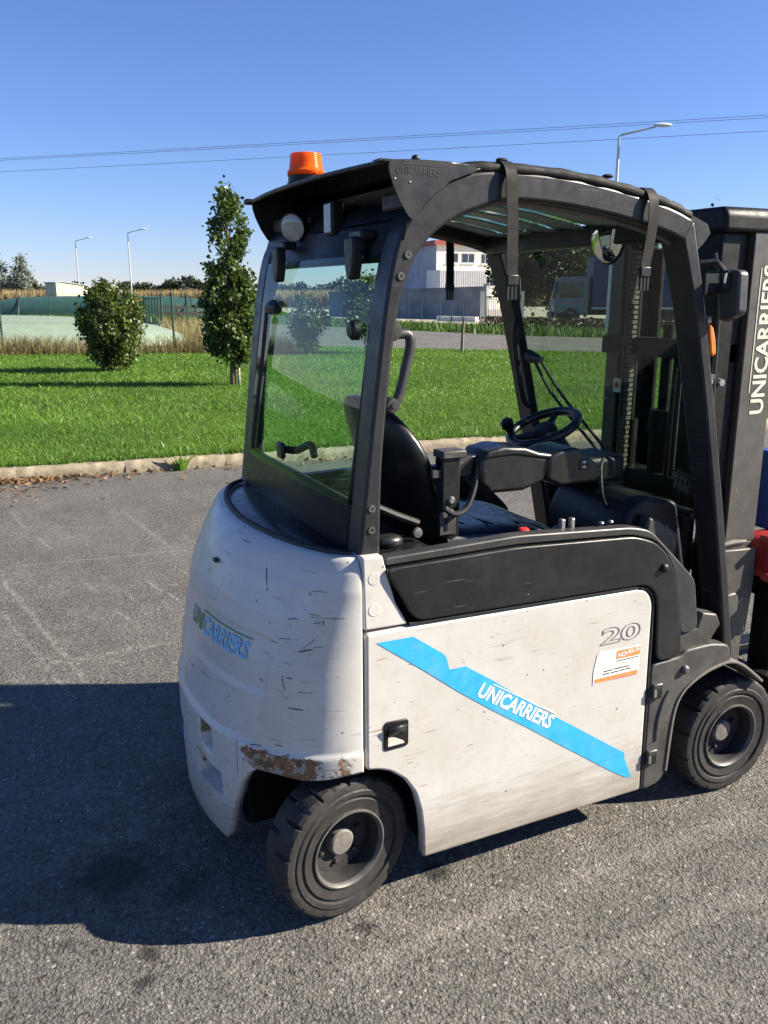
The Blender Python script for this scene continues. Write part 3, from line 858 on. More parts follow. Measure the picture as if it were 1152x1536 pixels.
# ---- front fender, hinges and mud flap
FEND = [(1.044, .121), (1.041, .577), (1.165, .583), (1.19, .601), (1.30, .603), (1.385, .585), (1.402, .515), (1.345, .510), (1.285, .497), (1.234, .474), (1.194, .445), (1.170, .405), (1.157, .333), (1.148, .186), (1.123, .137)]
both(lambda: MB().prism(rounded(FEND, .025), -0.561, -0.46), 'front_fender', 'fender', bevel=0.007, seg=3)
both(lambda: MB().prism([(1.165, .584), (1.30, .602), (1.345, .66), (1.325, .70), (1.26, .715), (1.243, .664), (1.158, .656)], -0.548, -0.44), 'fender_step', 'fender', bevel=0.006)
MB().prism([(1.13, .80), (1.205, .845), (1.20, .93), (1.155, 1.01), (1.09, 1.04), (1.075, .96)], -0.45, -0.40).build('cab_side_plate', 'fender', T, bevel=0.012, seg=3)
arch = smooth_path([(1.140, -.5, .175), (1.150, -.5, .333), (1.163, -.5, .408), (1.188, -.5, .452), (1.230, -.5, .482), (1.285, -.5, .505), (1.345, -.5, .518), (1.40, -.5, .520), (1.455, -.5, .497), (1.52, -.5, .448), (1.56, -.5, .415)], 4)
both(lambda: MB().ribbon([(p.x, -0.475, p.z) for p in arch], (0, 1, 0), 0.182, 0.010), 'wheel_arch_lip', 'hub', bevel=0.002)
for z in (.483, .245):
    h = MB().box(1.046, 1.088, -0.575, -0.555, z - .026, z + .028).build('panel_hinge', 'steel_grey', T, bevel=0.005)
    MB().box(1.058, 1.080, -0.5765, -0.57, z - .018, z + .012).build('hinge_slot', 'cutout', h)
    MB().box(1.049, 1.058, -0.578, -0.572, z - .014, z + .010).build('hinge_leaf', 'bolt', h)
MB().tube(smooth_path([(1.085, -.561, .30), (1.087, -.562, .37), (1.102, -.562, .43), (1.125, -.561, .47)], 5), 0.006, 8).build('fender_rib', 'fender', T)
MB().lathe([(0.0, 0.016), (0.009, 0.015), (0.015, 0.009), (0.016, 0.0)], (1.185, -0.561, 0.535), n=20).build('fender_button', 'rim', T)

# ---- wheels
def wheel(x, y, Rw, w, side_, steer=0.0, name='wheel'):
    root = empty(name, (x, y, Rw), R(steer))
    root.parent = T
    hw = w / 2
    prof = [(0.116, hw - .016), (0.120, hw - .008), (0.135, hw - .006), (0.150, hw - .003), (0.1535, hw - .008), (0.160, hw - .008), (0.163, hw - .001), (0.176, hw), (0.180, hw - .004),
            (Rw - .022, hw - .003), (Rw - .010, hw - .006), (Rw - .002, hw - .016), (Rw, hw - .036), (Rw, 0.0)]
    prof = prof + [(r, -h) for r, h in prof[-2::-1]]
    m = len(prof)
    def warp(k, i, r, h):
        ph = k % 13
        if r > Rw - .004 and abs(h) > 0.008:
            if (ph < 1 if h > 0 else 6 <= ph < 7):
                r -= 0.012
            elif h > hw - .03 and ph == 7:
                r -= 0.005
        elif r > Rw - .012 and h > 0 and ph < 1:
            r -= 0.006
        return r, h
    ty = MB().lathe(prof, (0, 0, 0), (0, -side_, 0), 182, warp).build('tyre', 'rubber', root, sharp=28)
    rim = MB().lathe([(0.119, hw - .014), (0.118, hw - .002), (0.1135, hw - .001), (0.108, hw - .006), (0.106, hw - .014)], (0, 0, 0), (0, -side_, 0), 64).build('rim', 'rim', root)
    MB().lathe([(0.106, hw - .014), (0.102, hw - .03), (0.098, hw - .055), (0.097, -hw + .01)], (0, 0, 0), (0, -side_, 0), 64).build('rim_barrel', 'rim_dark', root)  # barrel coloured darker than the lip for the shade of the deep hole
    MB().lathe([(0.0985, hw - .060), (0.07, hw - .062), (0.05, hw - .070), (0.0, hw - .070)], (0, 0, 0), (0, -side_, 0), 48).build('disc', 'rim_dark', root)
    MB().lathe([(0.040, hw - .070), (0.039, hw - .045), (0.034, hw - .040), (0.0, hw - .038)], (0, 0, 0), (0, -side_, 0), 40).build('hub_cap', 'hub', root)
    for k in range(6):
        a = 2 * math.pi * k / 6 + 0.3
        MB().lathe([(0.008, 0.0), (0.008, 0.011), (0.005, 0.014), (0.0, 0.014)], (0.066 * math.cos(a), -side_ * (hw - .064), 0.066 * math.sin(a)), (0, -side_, 0), 6).build('wheel_nut', 'rim_dark', root)
    return root
wheel(-0.018, -0.478, 0.2125, 0.128, 1, 11)
wheel(-0.018, 0.478, 0.2125, 0.128, -1, 11)
wheel(1.463, -0.455, 0.2145, 0.176, 1)
wheel(1.463, 0.455, 0.2145, 0.176, -1)

# ---- overhead guard: posts and roof rails
OUT = [(.030, 1.060), (.058, 1.306), (.086, 1.54), (.110, 1.718), (.138, 1.844), (.166, 1.899), (.213, 1.951), (.280, 2.001), (.350, 2.026), (.448, 2.034), (.62, 2.030), (.815, 2.007), (1.0, 1.970), (1.096, 1.938)]
INN = [(.092, 1.060), (.099, 1.302), (.122, 1.54), (.148, 1.710), (.182, 1.800), (.210, 1.845), (.252, 1.884), (.316, 1.922), (.390, 1.948), (.465, 1.965), (.625, 1.960), (.808, 1.939), (.985, 1.905), (1.062, 1.880)]
APO = [(1.096, 1.938), (1.164, 1.714), (1.241, 1.413), (1.320, 1.086), (1.398, .732), (1.442, .505)]
API = [(1.058, 1.895), (1.128, 1.70), (1.206, 1.405), (1.285, 1.08), (1.362, .728), (1.405, .500)]
OUT = [tuple(p) for p in smooth_path([(x, z, 0) for x, z in OUT], 4)]
INN = [tuple(p) for p in smooth_path([(x, z, 0) for x, z in INN], 4)]
both(lambda: MB().band(OUT, INN, -0.530, -0.445), 'guard_rail', 'guard', bevel=0.009, seg=3)
both(lambda: MB().band(APO, API, -0.529, -0.432), 'front_post', 'guard', bevel=0.006, seg=2)
# rubber edge on the inside of the right opening
for s in (1, -1):
    MB().tube([(p[0] + 0.002, -0.470 * s, p[1] - 0.002) for p in INN[1:]], 0.008, 6).build('door_seal', 'hub', T)
# threaded plugs on the rear post
for (x, z) in ((.168, 1.826), (.149, 1.775), (.068, 1.194), (.067, 1.137)):
    b = MB().lathe([(0.0045, 0.000), (0.0045, 0.004), (0.0095, 0.004), (0.010, 0.0)], (x, -0.5295, z), n=18).build('post_bush', 'rim', T)
    MB().lathe([(0.0, 0.0035), (0.0048, 0.0035)], (x, -0.5295, z), n=14).build('bush_hole', 'cutout', b)
# cross members
MB().box(1.005, 1.085, -0.45, 0.45, 1.880, 1.945).build('front_cross_member', 'guard', T, bevel=0.008)
MB().box(0.375, 0.435, -0.45, 0.45, 1.955, 2.010).build('rear_cross_member', 'guard', T, bevel=0.008)
# roof slats run fore and aft
for k in range(6):
    yc = -0.375 + k * 0.15
    hw_ = .0735 if k in (1, 4) else .0748
    pts = [(.42, 2.004), (.62, 2.000), (.81, 1.978), (1.03, 1.937)]
    mb = MB()
    vs = []
    for (x, z) in pts:
        vs += [(x, yc - hw_, z - .008), (x, yc + hw_, z + .003), (x, yc + hw_, z + .009), (x, yc - hw_, z - .002)]
    fs = [(4 * i + a, 4 * i + (a + 1) % 4, 4 * i + 4 + (a + 1) % 4, 4 * i + 4 + a) for i in range(3) for a in range(4)] + [(3, 2, 1, 0), (12, 13, 14, 15)]
    mb.add(vs, fs).build('roof_slat', 'slat', T, bevel=0.003)
MB().grid([[(x, y, z + .026) for y in (-.44, .44)] for x, z in ((.40, 2.006), (.62, 2.002), (.81, 1.980), (1.05, 1.936))]).build('roof_panel', 'glass_roof', T, thick=0.004)

# ---- rear light visor
def bow(y): return 0.108 - 0.045 * (1 - (y / 0.535) ** 2)
ys = [-.535 + 1.07 * i / 24 for i in range(25)]
vis = MB().grid([[(bow(y) + (0.36 - bow(y)) * f, y, 2.040 + 0.006 * math.sin(math.pi * f)) for y in ys] for f in (0, .08, .3, .65, 1)]).build('rear_visor', 'gloss_black', T, thick=0.006)
MB().tube([(bow(y), y, 2.036) for y in ys], 0.0055, 6).build('visor_edge', 'frame_dark', vis)
MB().grid([[(x, y, z) for y in (-.53, .53)] for x, z in ((.37, 2.036), (.30, 2.025), (.235, 1.985), (.19, 1.95), (.165, 1.905), (.150, 1.86))]).build('visor_back', 'frame_dark', vis, thick=0.006)
PLATE = [(.112, 2.040), (.200, 2.044), (.300, 2.041), (.352, 2.036), (.360, 2.030), (.345, 2.024), (.283, 2.002), (.219, 1.955), (.192, 1.925), (.178, 1.905), (.165, 1.915), (.142, 1.948), (.124, 1.985), (.114, 2.015)]
ends = both(lambda: MB().prism(PLATE, -0.5385, -0.5335), 'visor_end_plate', 'guard')
MB().box(.088, .118, -.539, -.50, 2.036, 2.041).build('visor_lip', 'guard', vis)
vs, fs = fit_text("UNICARRIERS", 0.118, 0.019, heavy=0.02)
MB().add([(.132 + v[0], -.5392, 2.010 + v[1] - v[0] * 0.02) for v in vs], fs).build('cut_lettering', 'cutout', ends[0], recalc=False)
MB().add(rect(.146, .25, 2.032, 2.0335, -.5392, -.02), Q).build('cut_line', 'cutout', ends[0])
for (x, z) in ((.128, 1.998), (.168, 1.992)):
    MB().ball((x, -.5388, z), (.0026, .0015, .0026), 10, 6).build('rivet', 'bolt', ends[0])
MB().ball((.203, -.50, 2.052), (.011, .011, .009), 12, 8).build('cap_nut', 'cutout', vis)
# lamps under the visor
wl_ = MB().lathe([(0.0, -.045), (.028, -.045), (.044, -.018), (.046, .010), (.043, .014)], (.142, .205, 1.935), (-1, -.85, -.25), 36).build('work_lamp', 'black', T)
MB().lathe([(0.0, .018), (.02, .017), (.035, .013), (.0435, .009)], (.142, .205, 1.935), (-1, -.85, -.25), 36).build('lamp_lens', 'lamp_glass', wl_)
MB().box(.170, .22, .13, .28, 1.945, 1.96).build('lamp_bracket', 'frame_dark', wl_)
rl = MB().box(.149, .185, -.100, -.035, 1.898, 1.988).build('rear_lamp', 'black', T, bevel=0.004)
MB().box(.144, .1485, -.093, -.042, 1.903, 1.983).build('lamp_lens', 'lamp_white', rl, bevel=0.003)
rl2 = MB().box(.176, .22, -.50, -.37, 1.936, 1.978).build('tail_lamp', 'black', T, bevel=0.004)
MB().box(.172, .1755, -.495, -.375, 1.940, 1.974).build('lamp_lens', 'lamp_red', rl2, bevel=0.003)
rl3 = MB().box(.176, .22, .37, .50, 1.936, 1.978).build('tail_lamp', 'black', T, bevel=0.004)
MB().box(.172, .1755, .375, .495, 1.940, 1.974).build('lamp_lens', 'lamp_red', rl3, bevel=0.003)
MB().box(.085, .12, .51, .545, 2.028, 2.046).build('visor_end_cap', 'frame_dark', vis, bevel=0.004)

# ---- flashing beacon
bc = MB().lathe([(0.0, 0.0), (.060, 0.0), (.060, .012), (.056, .016), (.056, .034), (.0, .034)], (.180, .185, 2.052), (0, 0, 1), 40).build('beacon', 'black', T)
MB().lathe([(.058, .034), (.0585, .048), (.054, .051), (.0525, .053), (.050, .075), (.0485, .094), (.046, .099), (.0, .101)], (.180, .185, 2.052), (0, 0, 1), 48).build('beacon_dome', 'amber', bc, thick=0.003)
MB().lathe([(.0, .036), (.018, .036), (.02, .07), (.012, .09), (0, .09)], (.180, .185, 2.052), (0, 0, 1), 20).build('beacon_reflector', 'bolt', bc)

# ---- rear window in its black frame
def wx(z): return lerp([(1.04, .018), (1.19, .036), (1.5, .080), (1.70, .108), (1.82, .130), (1.92, .165)], z)
def pane(y0, y1, z0, z1, off=0.0, ny=2, nz=10, bulge=0.0):
    return [[(wx(z0 + (z1 - z0) * j / nz) + off - bulge * (1 - (2 * i / ny - 1) ** 2), y0 + (y1 - y0) * i / ny, z0 + (z1 - z0) * j / nz) for i in range(ny + 1)] for j in range(nz + 1)]
fr = MB().grid(pane(-.445, .445, 1.045, 1.20, .004)).build('rear_window_frame', 'frame_dark', T, thick=0.02)
MB().grid(pane(-.445, .445, 1.815, 1.915, .004)).build('frame_top', 'frame_dark', fr, thick=0.02)
for s in (-1, 1):
    MB().grid(pane(s * .447, s * .436, 1.19, 1.83, .004)).build('frame_side', 'frame_dark', fr, thick=0.02)
MB().grid(pane(-.444, .444, 1.185, 1.83, .001, 8, 10, .012)).build('rear_window', 'glass_rear', T)
for y in (.24, -.35):
    h = MB().prism([(y - .028, 1.875), (y + .028, 1.875), (y + .032, 1.845), (y + .026, 1.80), (y + .012, 1.768), (y - .012, 1.768), (y - .026, 1.80), (y - .032, 1.845)], .086, .116, 'yz').build('window_hinge', 'black', T, bevel=0.006)
    MB().box(.105, .15, y - .04, y + .04, 1.868, 1.892).build('hinge_foot', 'black', h, bevel=0.005)
k = MB().lathe([(0.0, .022), (.018, .020), (.026, .012), (.026, -.004)], (.096, -.375, 1.640), (-1, 0, 0), 24).build('window_knob', 'black', T)
MB().box(.012, .028, .01, .06, 1.235, 1.285).build('window_latch', 'black', T, bevel=0.006)
MB().tube(smooth_path([(.03, .035, 1.262), (.06, .0, 1.262), (.085, -.05, 1.285), (.085, -.085, 1.255)], 5), .012, 8).build('latch_lever', 'black', T)
wp = MB().tube([(.086, .330, 1.685), (.066, .345, 1.50), (.03, .368, 1.245)], .006, 8).build('rear_wiper', 'black', T)
MB().ribbon([(.082, .322, 1.66), (.058, .338, 1.46), (.026, .352, 1.215)], (.3, 1, 0), .016, .012).build('wiper_blade', 'seal', wp)
MB().tube([(.088, .30, 1.685), (.087, .26, 1.69), (.087, .22, 1.682)], [.02, .024, .014], 12).build('wiper_motor', 'black', wp)

# ---- rolled side curtain on the roof edge and its straps
ROLL = smooth_path([(.33, -.508, 2.032), (.40, -.519, 2.040), (.62, -.521, 2.036), (.815, -.521, 2.014), (1.0, -.519, 1.977), (1.09, -.508, 1.950)], 6)
MB().tube(ROLL, [.011 + .005 * abs(math.sin(i * .9)) for i in range(len(ROLL))], 10).build('rolled_curtain', 'strap', T)
MB().tube([(p.x, p.y + .022, p.z + .006) for p in ROLL], .012, 10).build('rolled_curtain', 'frame_dark', T)
MB().tube([(p.x, -p.y, p.z) for p in ROLL], .015, 10).build('rolled_curtain', 'strap', T)
def strap(x, y, top, z1, sway=0.0, sg=-1):
    pts = [(x, y - sg * .085, top + .002), (x, y - sg * .04, top + .020), (x, y - sg * .01, top + .020), (x, y + sg * .014, top - .004), (x + .002, y + sg * .018, top - .05), (x + .004 + sway * .3, y + sg * .016, (top + z1) / 2), (x + sway, y + sg * .012, z1)]
    s_ = MB().ribbon(smooth_path(pts, 4), (1, 0, 0), .034, .003).build('curtain_strap', 'strap', T)
    MB().box(x + sway - .018, x + sway + .018, y + sg * .012 - .007, y + sg * .012 + .007, z1 - .022, z1 + .006).build('strap_buckle', 'black', s_, bevel=0.003)
    for d in (-.012, 0, .012):
        MB().box(x + sway + d - .0035, x + sway + d + .0035, y + sg * .012 - .004, y + sg * .012 + .004, z1 - .058, z1 - .02).build('buckle_prong', 'black', s_)
strap(.452, -.530, 2.036, 1.775, .015)
strap(.922, -.530, 1.995, 1.80, -.010)
strap(.905, .530, 1.995, 1.765, .003, 1)
MB().ribbon([(.914, -.519, 1.80), (.906, -.517, 1.75), (.899, -.516, 1.705)], (1, 0, 0), .008, .003).build('strap_tail', 'strap', T)
for (x, z) in ((.455, 2.064), (.80, 2.044), (1.03, 1.985)):
    MB().ball((x, -.495, z), (.018, .012, .006), 10, 6).build('strap_knot', 'strap', T)

# ---- grab handles
gh = MB().tube(smooth_path([(.165, -.462, 1.632), (.205, -.462, 1.630), (.212, -.462, 1.600), (.200, -.462, 1.55), (.185, -.462, 1.49), (.170, -.462, 1.455), (.150, -.462, 1.440)], 5), .0135, 12).build('grab_handle', 'steel_grey', T)
MB().lathe([(0, .012), (.022, .010), (.026, 0), (.026, -.02)], (.160, -.465, 1.640), n=20).build('handle_foot', 'steel_grey', gh)
MB().lathe([(0, .012), (.018, .010), (.022, 0), (.022, -.02)], (.158, -.465, 1.448), n=20).build('handle_foot', 'steel_grey', gh)
for z in (1.643, 1.450):
    MB().lathe([(0, .016), (.008, .016), (.008, .010)], (.158, -.465, z), n=6).build('handle_screw', 'ink', gh)
MB().tube(smooth_path([(1.15, .40, 1.62), (1.125, .40, 1.60), (1.135, .40, 1.50), (1.165, .40, 1.36), (1.19, .40, 1.30), (1.23, .40, 1.29)], 5), .013, 10).build('grab_handle', 'black', T)

# ---- cab interior
MB().box(.10, .80, -.44, .44, .84, .885).build('seat_base', 'frame_dark', T, bevel=0.02)
MB().box(.08, .32, -.44, .44, .95, 1.03).build('rear_shelf', 'frame_dark', T, bevel=0.02)
both(lambda: MB().box(.09, .62, -.51, -.40, .93, 1.012), 'inner_sill', 'frame_dark', bevel=0.01)
MB().box(.80, 1.30, -.44, .44, .50, .60).build('floor_plate', 'black', T, bevel=0.01)
# seat backrest: a curved shell leaning back, wrapped side wings
rows = []
for j in range(15):
    f = j / 14
    z = .985 + .435 * f
    half = .235 * (1 - 0.05 * f) * (math.sqrt(max(0.0, 1 - max(0, (f - .55) / .45) ** 2.2)) if f > .55 else 1)
    half = max(half, .03)
    xb = .43 - .155 * f
    ring = []
    for i in range(24):
        a = 2 * math.pi * i / 24
        e = lambda v, p: math.copysign(abs(v) ** p, v)
        th = .062 - .018 * f
        yy = half * e(math.sin(a), .75)
        xx = xb + th * e(math.cos(a), .8) + .055 * (abs(yy) / .235) ** 2.2
        ring.append((xx, yy, z))
    rows.append(ring + [ring[0]])
sb = MB().grid(rows)
n0 = len(rows[0])
sb.add([rows[-1][i] for i in range(24)], [tuple(range(24))]).add([rows[0][i] for i in range(24)], [tuple(range(23, -1, -1))])
sb.build('seat_backrest', 'vinyl', T, sharp=60)
# cushion
rows = []
for j in range(13):
    f = j / 12
    x = .47 + .46 * f
    ring = []
    for i in range(24):
        a = 2 * math.pi * i / 24
        e = lambda v, p: math.copysign(abs(v) ** p, v)
        endr = math.sqrt(max(0.02, 1 - max(0, (f - .72) / .28) ** 2))
        yy = .235 * e(math.cos(a), .5) * (0.80 + .2 * endr)
        zz = .950 + .058 * endr * e(math.sin(a), .6) + .012 * (abs(yy) / .235) ** 2 - .03 * f
        ring.append((x, yy, zz))
    rows.append(ring + [ring[0]])
cu_ = MB().grid(rows)
cu_.add(rows[-1][:24], [tuple(range(24))]).add(rows[0][:24], [tuple(range(23, -1, -1))])
cu = cu_.build('seat_cushion', 'seat_blue', T, sharp=60)
for k in range(3):
    MB().tube([(.55 + .11 * k, -.19 + .38 * i / 10, 1.006 - .012 * k + .010 * abs(i / 5 - 1) ** 2) for i in range(11)], .0035, 6).build('cushion_seam', 'vinyl', cu)
MB().box(.40, .84, -.20, .20, .885, .91).build('seat_rails', 'frame_dark', T, bevel=0.01)
# shock absorber and levers behind the seat
MB().tube([(.16, -.33, 1.15), (.24, -.33, 1.11), (.31, -.33, 1.08)], .012, 8).build('seat_stay', 'black', T)
MB().lathe([(0, .01), (.014, .008), (.016, 0)], (.30, -.345, 1.055), n=14).build('stay_bolt', 'bolt', T)
MB().ball((.20, -.36, 1.045), (.045, .03, .022), 14, 8).build('seat_lever_knob', 'black_panel', T)
# armrest column
ac = MB().box(.395, .455, -.325, -.285, 1.02, 1.275).build('armrest_column', 'black', T, bevel=0.004)
MB().box(.385, .44, -.330, -.326, 1.03, 1.10).build('column_foot', 'fender', ac, bevel=0.002)
MB().box(.402, .412, -.3325, -.3295, 1.045, 1.085).build('foot_slot', 'cutout', ac)
MB().box(.39, .47, -.335, -.27, 1.262, 1.285).build('column_cap', 'fender', ac, bevel=0.004)
MB().box(.395, .52, -.315, -.275, 1.20, 1.262).build('column_arm', 'black', ac, bevel=0.004)
MB().prism([(.425, 1.262), (.50, 1.262), (.44, 1.225), (.43, 1.232)], -.319, -.3155).build('arm_gusset', 'fender', ac)
for z in (1.135, 1.095):
    MB().lathe([(0, .008), (.008, .008), (.011, .004), (.012, 0)], (.425, -.325, z), n=14).build('column_bolt', 'bolt', ac)
MB().box(.366, .392, -.318, -.305, 1.206, 1.228).build('column_tab', 'fender', ac)
MB().tube(smooth_path([(.395, -.34, 1.115), (.425, -.35, 1.098), (.47, -.345, 1.115), (.505, -.33, 1.18), (.52, -.32, 1.255)], 6), .009, 8).build('armrest_cable', 'seal', T)
# armrest pad and hydraulic lever module
PAD = [(0.517, 1.175), (0.512, 1.24), (0.527, 1.268), (0.582, 1.278), (0.662, 1.27), (0.732, 1.248), (0.772, 1.242), (0.777, 1.215), (0.752, 1.165), (0.672, 1.143), (0.542, 1.145), (0.537, 1.16)]
MB().prism([(x, z) for x, z in PAD], -.345, -.225).build('armrest_box', 'black_panel', T, bevel=0.03, seg=5)
MB().prism([(0.52, 1.25), (0.532, 1.276), (0.592, 1.287), (0.672, 1.278), (0.722, 1.26), (0.777, 1.25), (0.772, 1.232), (0.712, 1.242), (0.632, 1.256), (0.562, 1.254)], -.349, -.221).build('armrest_pad', 'vinyl', T, bevel=0.010, seg=3)
md = MB().prism([(0.75, 1.17), (0.755, 1.245), (0.805, 1.262), (0.865, 1.265), (0.935, 1.215), (0.97, 1.185), (0.97, 1.16), (0.935, 1.148), (0.805, 1.145)], -.355, -.205).build('lever_module', 'black_panel', T, bevel=0.02, seg=4)
MB().box(.868, .906, -.3575, -.350, 1.192, 1.228).build('module_switch', 'cutout', md, bevel=0.004)
for z in (1.202, 1.218):
    MB().ball((.887, -.359, z), (.009, .004, .006), 10, 6).build('switch_button', 'bolt', md)
eb = MB().lathe([(.016, 0), (.020, .006), (.014, .014)], (.602, -.405, 1.012), (0, 0, 1), 20).build('stop_button', 'black', T)
MB().lathe([(.013, .012), (.018, .016), (.018, .024), (.012, .029), (0, .030)], (.602, -.45, 1.030), (0, 0, 1), 22).build('button_cap', 'red_knob', eb)
for x in (.70, .735):
    MB().box(x - .007, x + .007, -.512, -.495, 1.045, 1.088).build('sill_clip', 'bolt', T, bevel=0.003)
for x in (.83, .865):
    MB().ball((x, -.525, 1.066), (.008, .008, .005), 10, 6).build('sill_screw', 'bolt', T)
# floor-side moulding seen above the right rail
MB().prism([(.90, .78), (.91, .90), (.95, .955), (1.02, .96), (1.10, .90), (1.12, .78)], -.38, -.12).build('foot_moulding', 'black', T, bevel=0.03, seg=4)
# steering column and wheel
CT = Vector((1.025, .05, 1.262))
tl = R(24)
ax = Vector((-math.sin(tl), 0, math.cos(tl)))
e1 = Vector((math.cos(tl), 0, math.sin(tl)))
e2 = Vector((0, 1, 0))
ringp = [CT + (e1 * math.cos(a) + e2 * math.sin(a)) * .126 for a in [2 * math.pi * i / 40 for i in range(40)]]
sw = MB().tube(ringp, .0165, 10, closed=True).build('steering_wheel', 'vinyl', T)
for a in (.5, 2.6, 4.4):
    p = CT + (e1 * math.cos(a) + e2 * math.sin(a)) * .13
    MB().tube([CT - ax * .02, (CT + p) / 2 - ax * .012, p], [.02, .014, .010], 8).build('wheel_spoke', 'vinyl', sw)
MB().lathe([(0, .012), (.035, .008), (.045, -.01), (.05, -.05), (.065, -.10)], CT, tuple(ax), 24).build('wheel_boss', 'black', sw)
kp = CT + (e1 * math.cos(2.55) + e2 * math.sin(2.55)) * .118
MB().tube([kp, kp + ax * .025, kp + ax * .045, kp + ax * .066, kp + ax * .078], [.010, .010, .022, .024, .012], 14).build('spinner_knob', 'black', sw)
MB().tube([CT - ax * .05, CT - ax * .14 + Vector((.02, 0, 0)), CT - ax * .30 + Vector((.02, 0, 0))], [.055, .065, .09], 16).build('steering_column', 'black', T)
# dashboard
MB().prism([(1.03, .62), (1.02, .98), (1.06, 1.06), (1.12, 1.09), (1.26, 1.06), (1.37, .62)], -.40, .0).build('dashboard', 'black', T, bevel=0.02, seg=3)
MB().box(.99, 1.20, -.20, -.02, 1.10, 1.19).build('display_pod', 'black', T, bevel=0.02, seg=3)
MB().tube(smooth_path([(1.06, -.28, 1.03), (1.02, -.30, 1.08), (1.03, -.27, 1.16), (1.08, -.22, 1.19)], 6), .006, 8).build('dash_cable', 'seal', T)
MB().prism([(1.10, .76), (1.20, .74), (1.24, .95), (1.18, 1.0), (1.12, .97)], -.44, -.405).build('dash_side_plate', 'fender', T, bevel=0.012)

# ---- windscreen
def fx(z): return lerp([(.5, 1.424), (1.086, 1.302), (1.714, 1.146), (1.90, 1.086)], z)
MB().grid([[(fx(z) + .004, y, z) for y in (-.436, 0, .436)] for z in (1.02, 1.2, 1.4, 1.6, 1.75, 1.885)]).build('windscreen', 'glass_front', T)
MB().box(1.285, 1.325, -.44, .44, 1.0, 1.03).build('windscreen_sill', 'black', T, bevel=0.01)
wa = MB().tube(smooth_path([(1.175, .33, 1.475), (1.195, .24, 1.36), (1.235, .08, 1.22), (1.255, .02, 1.165)], 6), .006, 8).build('windscreen_wiper', 'seal', T)
MB().tube(smooth_path([(1.178, .29, 1.475), (1.20, .17, 1.35), (1.24, .0, 1.205), (1.252, -.04, 1.155)], 6), .006, 8).build('wiper_link', 'seal', wa)
MB().tube([(1.17, .37, 1.50), (1.168, .34, 1.49), (1.17, .28, 1.485)], [.022, .024, .012], 10).build('wiper_motor', 'black', wa)
# lever label on the glass, with the six lever symbols
lb = MB().add([(fx(z) - .0035, y, z) for y, z in ((-.335, 1.088), (-.405, 1.073), (-.405, 1.143), (-.335, 1.158))], Q).build('lever_decal', 'ink', T)
for i in range(3):
    for j in range(2):
        y0, z0 = -.348 - .022 * i, 1.142 - .004 * i - .036 * j
        pts = [(fx(z0) - .006, y0 + .007 * math.cos(a), z0 + .008 * math.sin(a)) for a in [2 * math.pi * q_ / 10 for q_ in range(10)]]
        MB().tube(pts, .0016, 5, closed=True).build('lever_symbol', 'decal_grey' if j else 'bolt', lb)
    MB().tube([(fx(1.12) - .006, -.348 - .022 * i, 1.133 - .004 * i), (fx(1.12) - .005, -.348 - .022 * i, 1.113 - .004 * i)], .0016, 5).build('lever_symbol', 'bolt', lb)

# ---- mirrors and indicator
im = MB()
rows = []
for j in range(9):
    f = j / 8 * math.pi / 2
    rows.append([(1.035 - .05 * math.cos(f), -.237 + .075 * math.sin(f) * math.cos(a), 1.925 - .100 * math.sin(f) * math.sin(a)) for a in [math.pi * i / 16 for i in range(17)]])
im.grid(rows).build('interior_mirror', 'chrome', T)
MB().tube([(1.036, -.237 + .076 * math.cos(a), 1.925 - .101 * math.sin(a)) for a in [math.pi * i / 16 for i in range(17)]], .005, 6).build('mirror_rim', 'black', T)
MB().box(1.015, 1.05, -.315, -.16, 1.922, 1.932).build('mirror_bracket', 'black', T)
def outer_mirror():
    return MB().prism([(-.545, 1.800), (-.600, 1.800), (-.612, 1.790), (-.618, 1.68), (-.605, 1.668), (-.562, 1.652), (-.548, 1.655), (-.535, 1.72)], 1.205, 1.245, 'yz')
both(outer_mirror, 'door_mirror', 'steel_grey', bevel=0.012, seg=4)
both(lambda: MB().prism([(-.490, 1.797), (-.575, 1.797), (-.583, 1.788), (-.583, 1.745), (-.573, 1.737), (-.500, 1.722), (-.490, 1.73)], 1.196, 1.204, 'yz'), 'mirror_frame', 'black', bevel=0.003)
both(lambda: MB().prism([(-.496, 1.791), (-.577, 1.791), (-.577, 1.748), (-.500, 1.730)], 1.1935, 1.1955, 'yz'), 'mirror_glass', 'chrome')
both(lambda: MB().tube([(1.15, -.51, 1.82), (1.195, -.53, 1.825), (1.215, -.55, 1.79)], .009, 8), 'mirror_arm', 'black')
both(lambda: MB().prism([(1.095, 1.955), (1.165, 1.930), (1.180, 1.905), (1.155, 1.875), (1.12, 1.845), (1.105, 1.90)], -.512, -.506), 'post_gusset', 'guard')
both(lambda: MB().prism([(1.192, 1.648), (1.212, 1.632), (1.225, 1.595), (1.232, 1.555), (1.218, 1.545), (1.208, 1.56)], -.528, -.490), 'indicator_lamp', 'orange_lens', bevel=0.005)
both(lambda: MB().box(1.185, 1.20, -.527, -.50, 1.648, 1.665), 'indicator_clip', 'bolt')

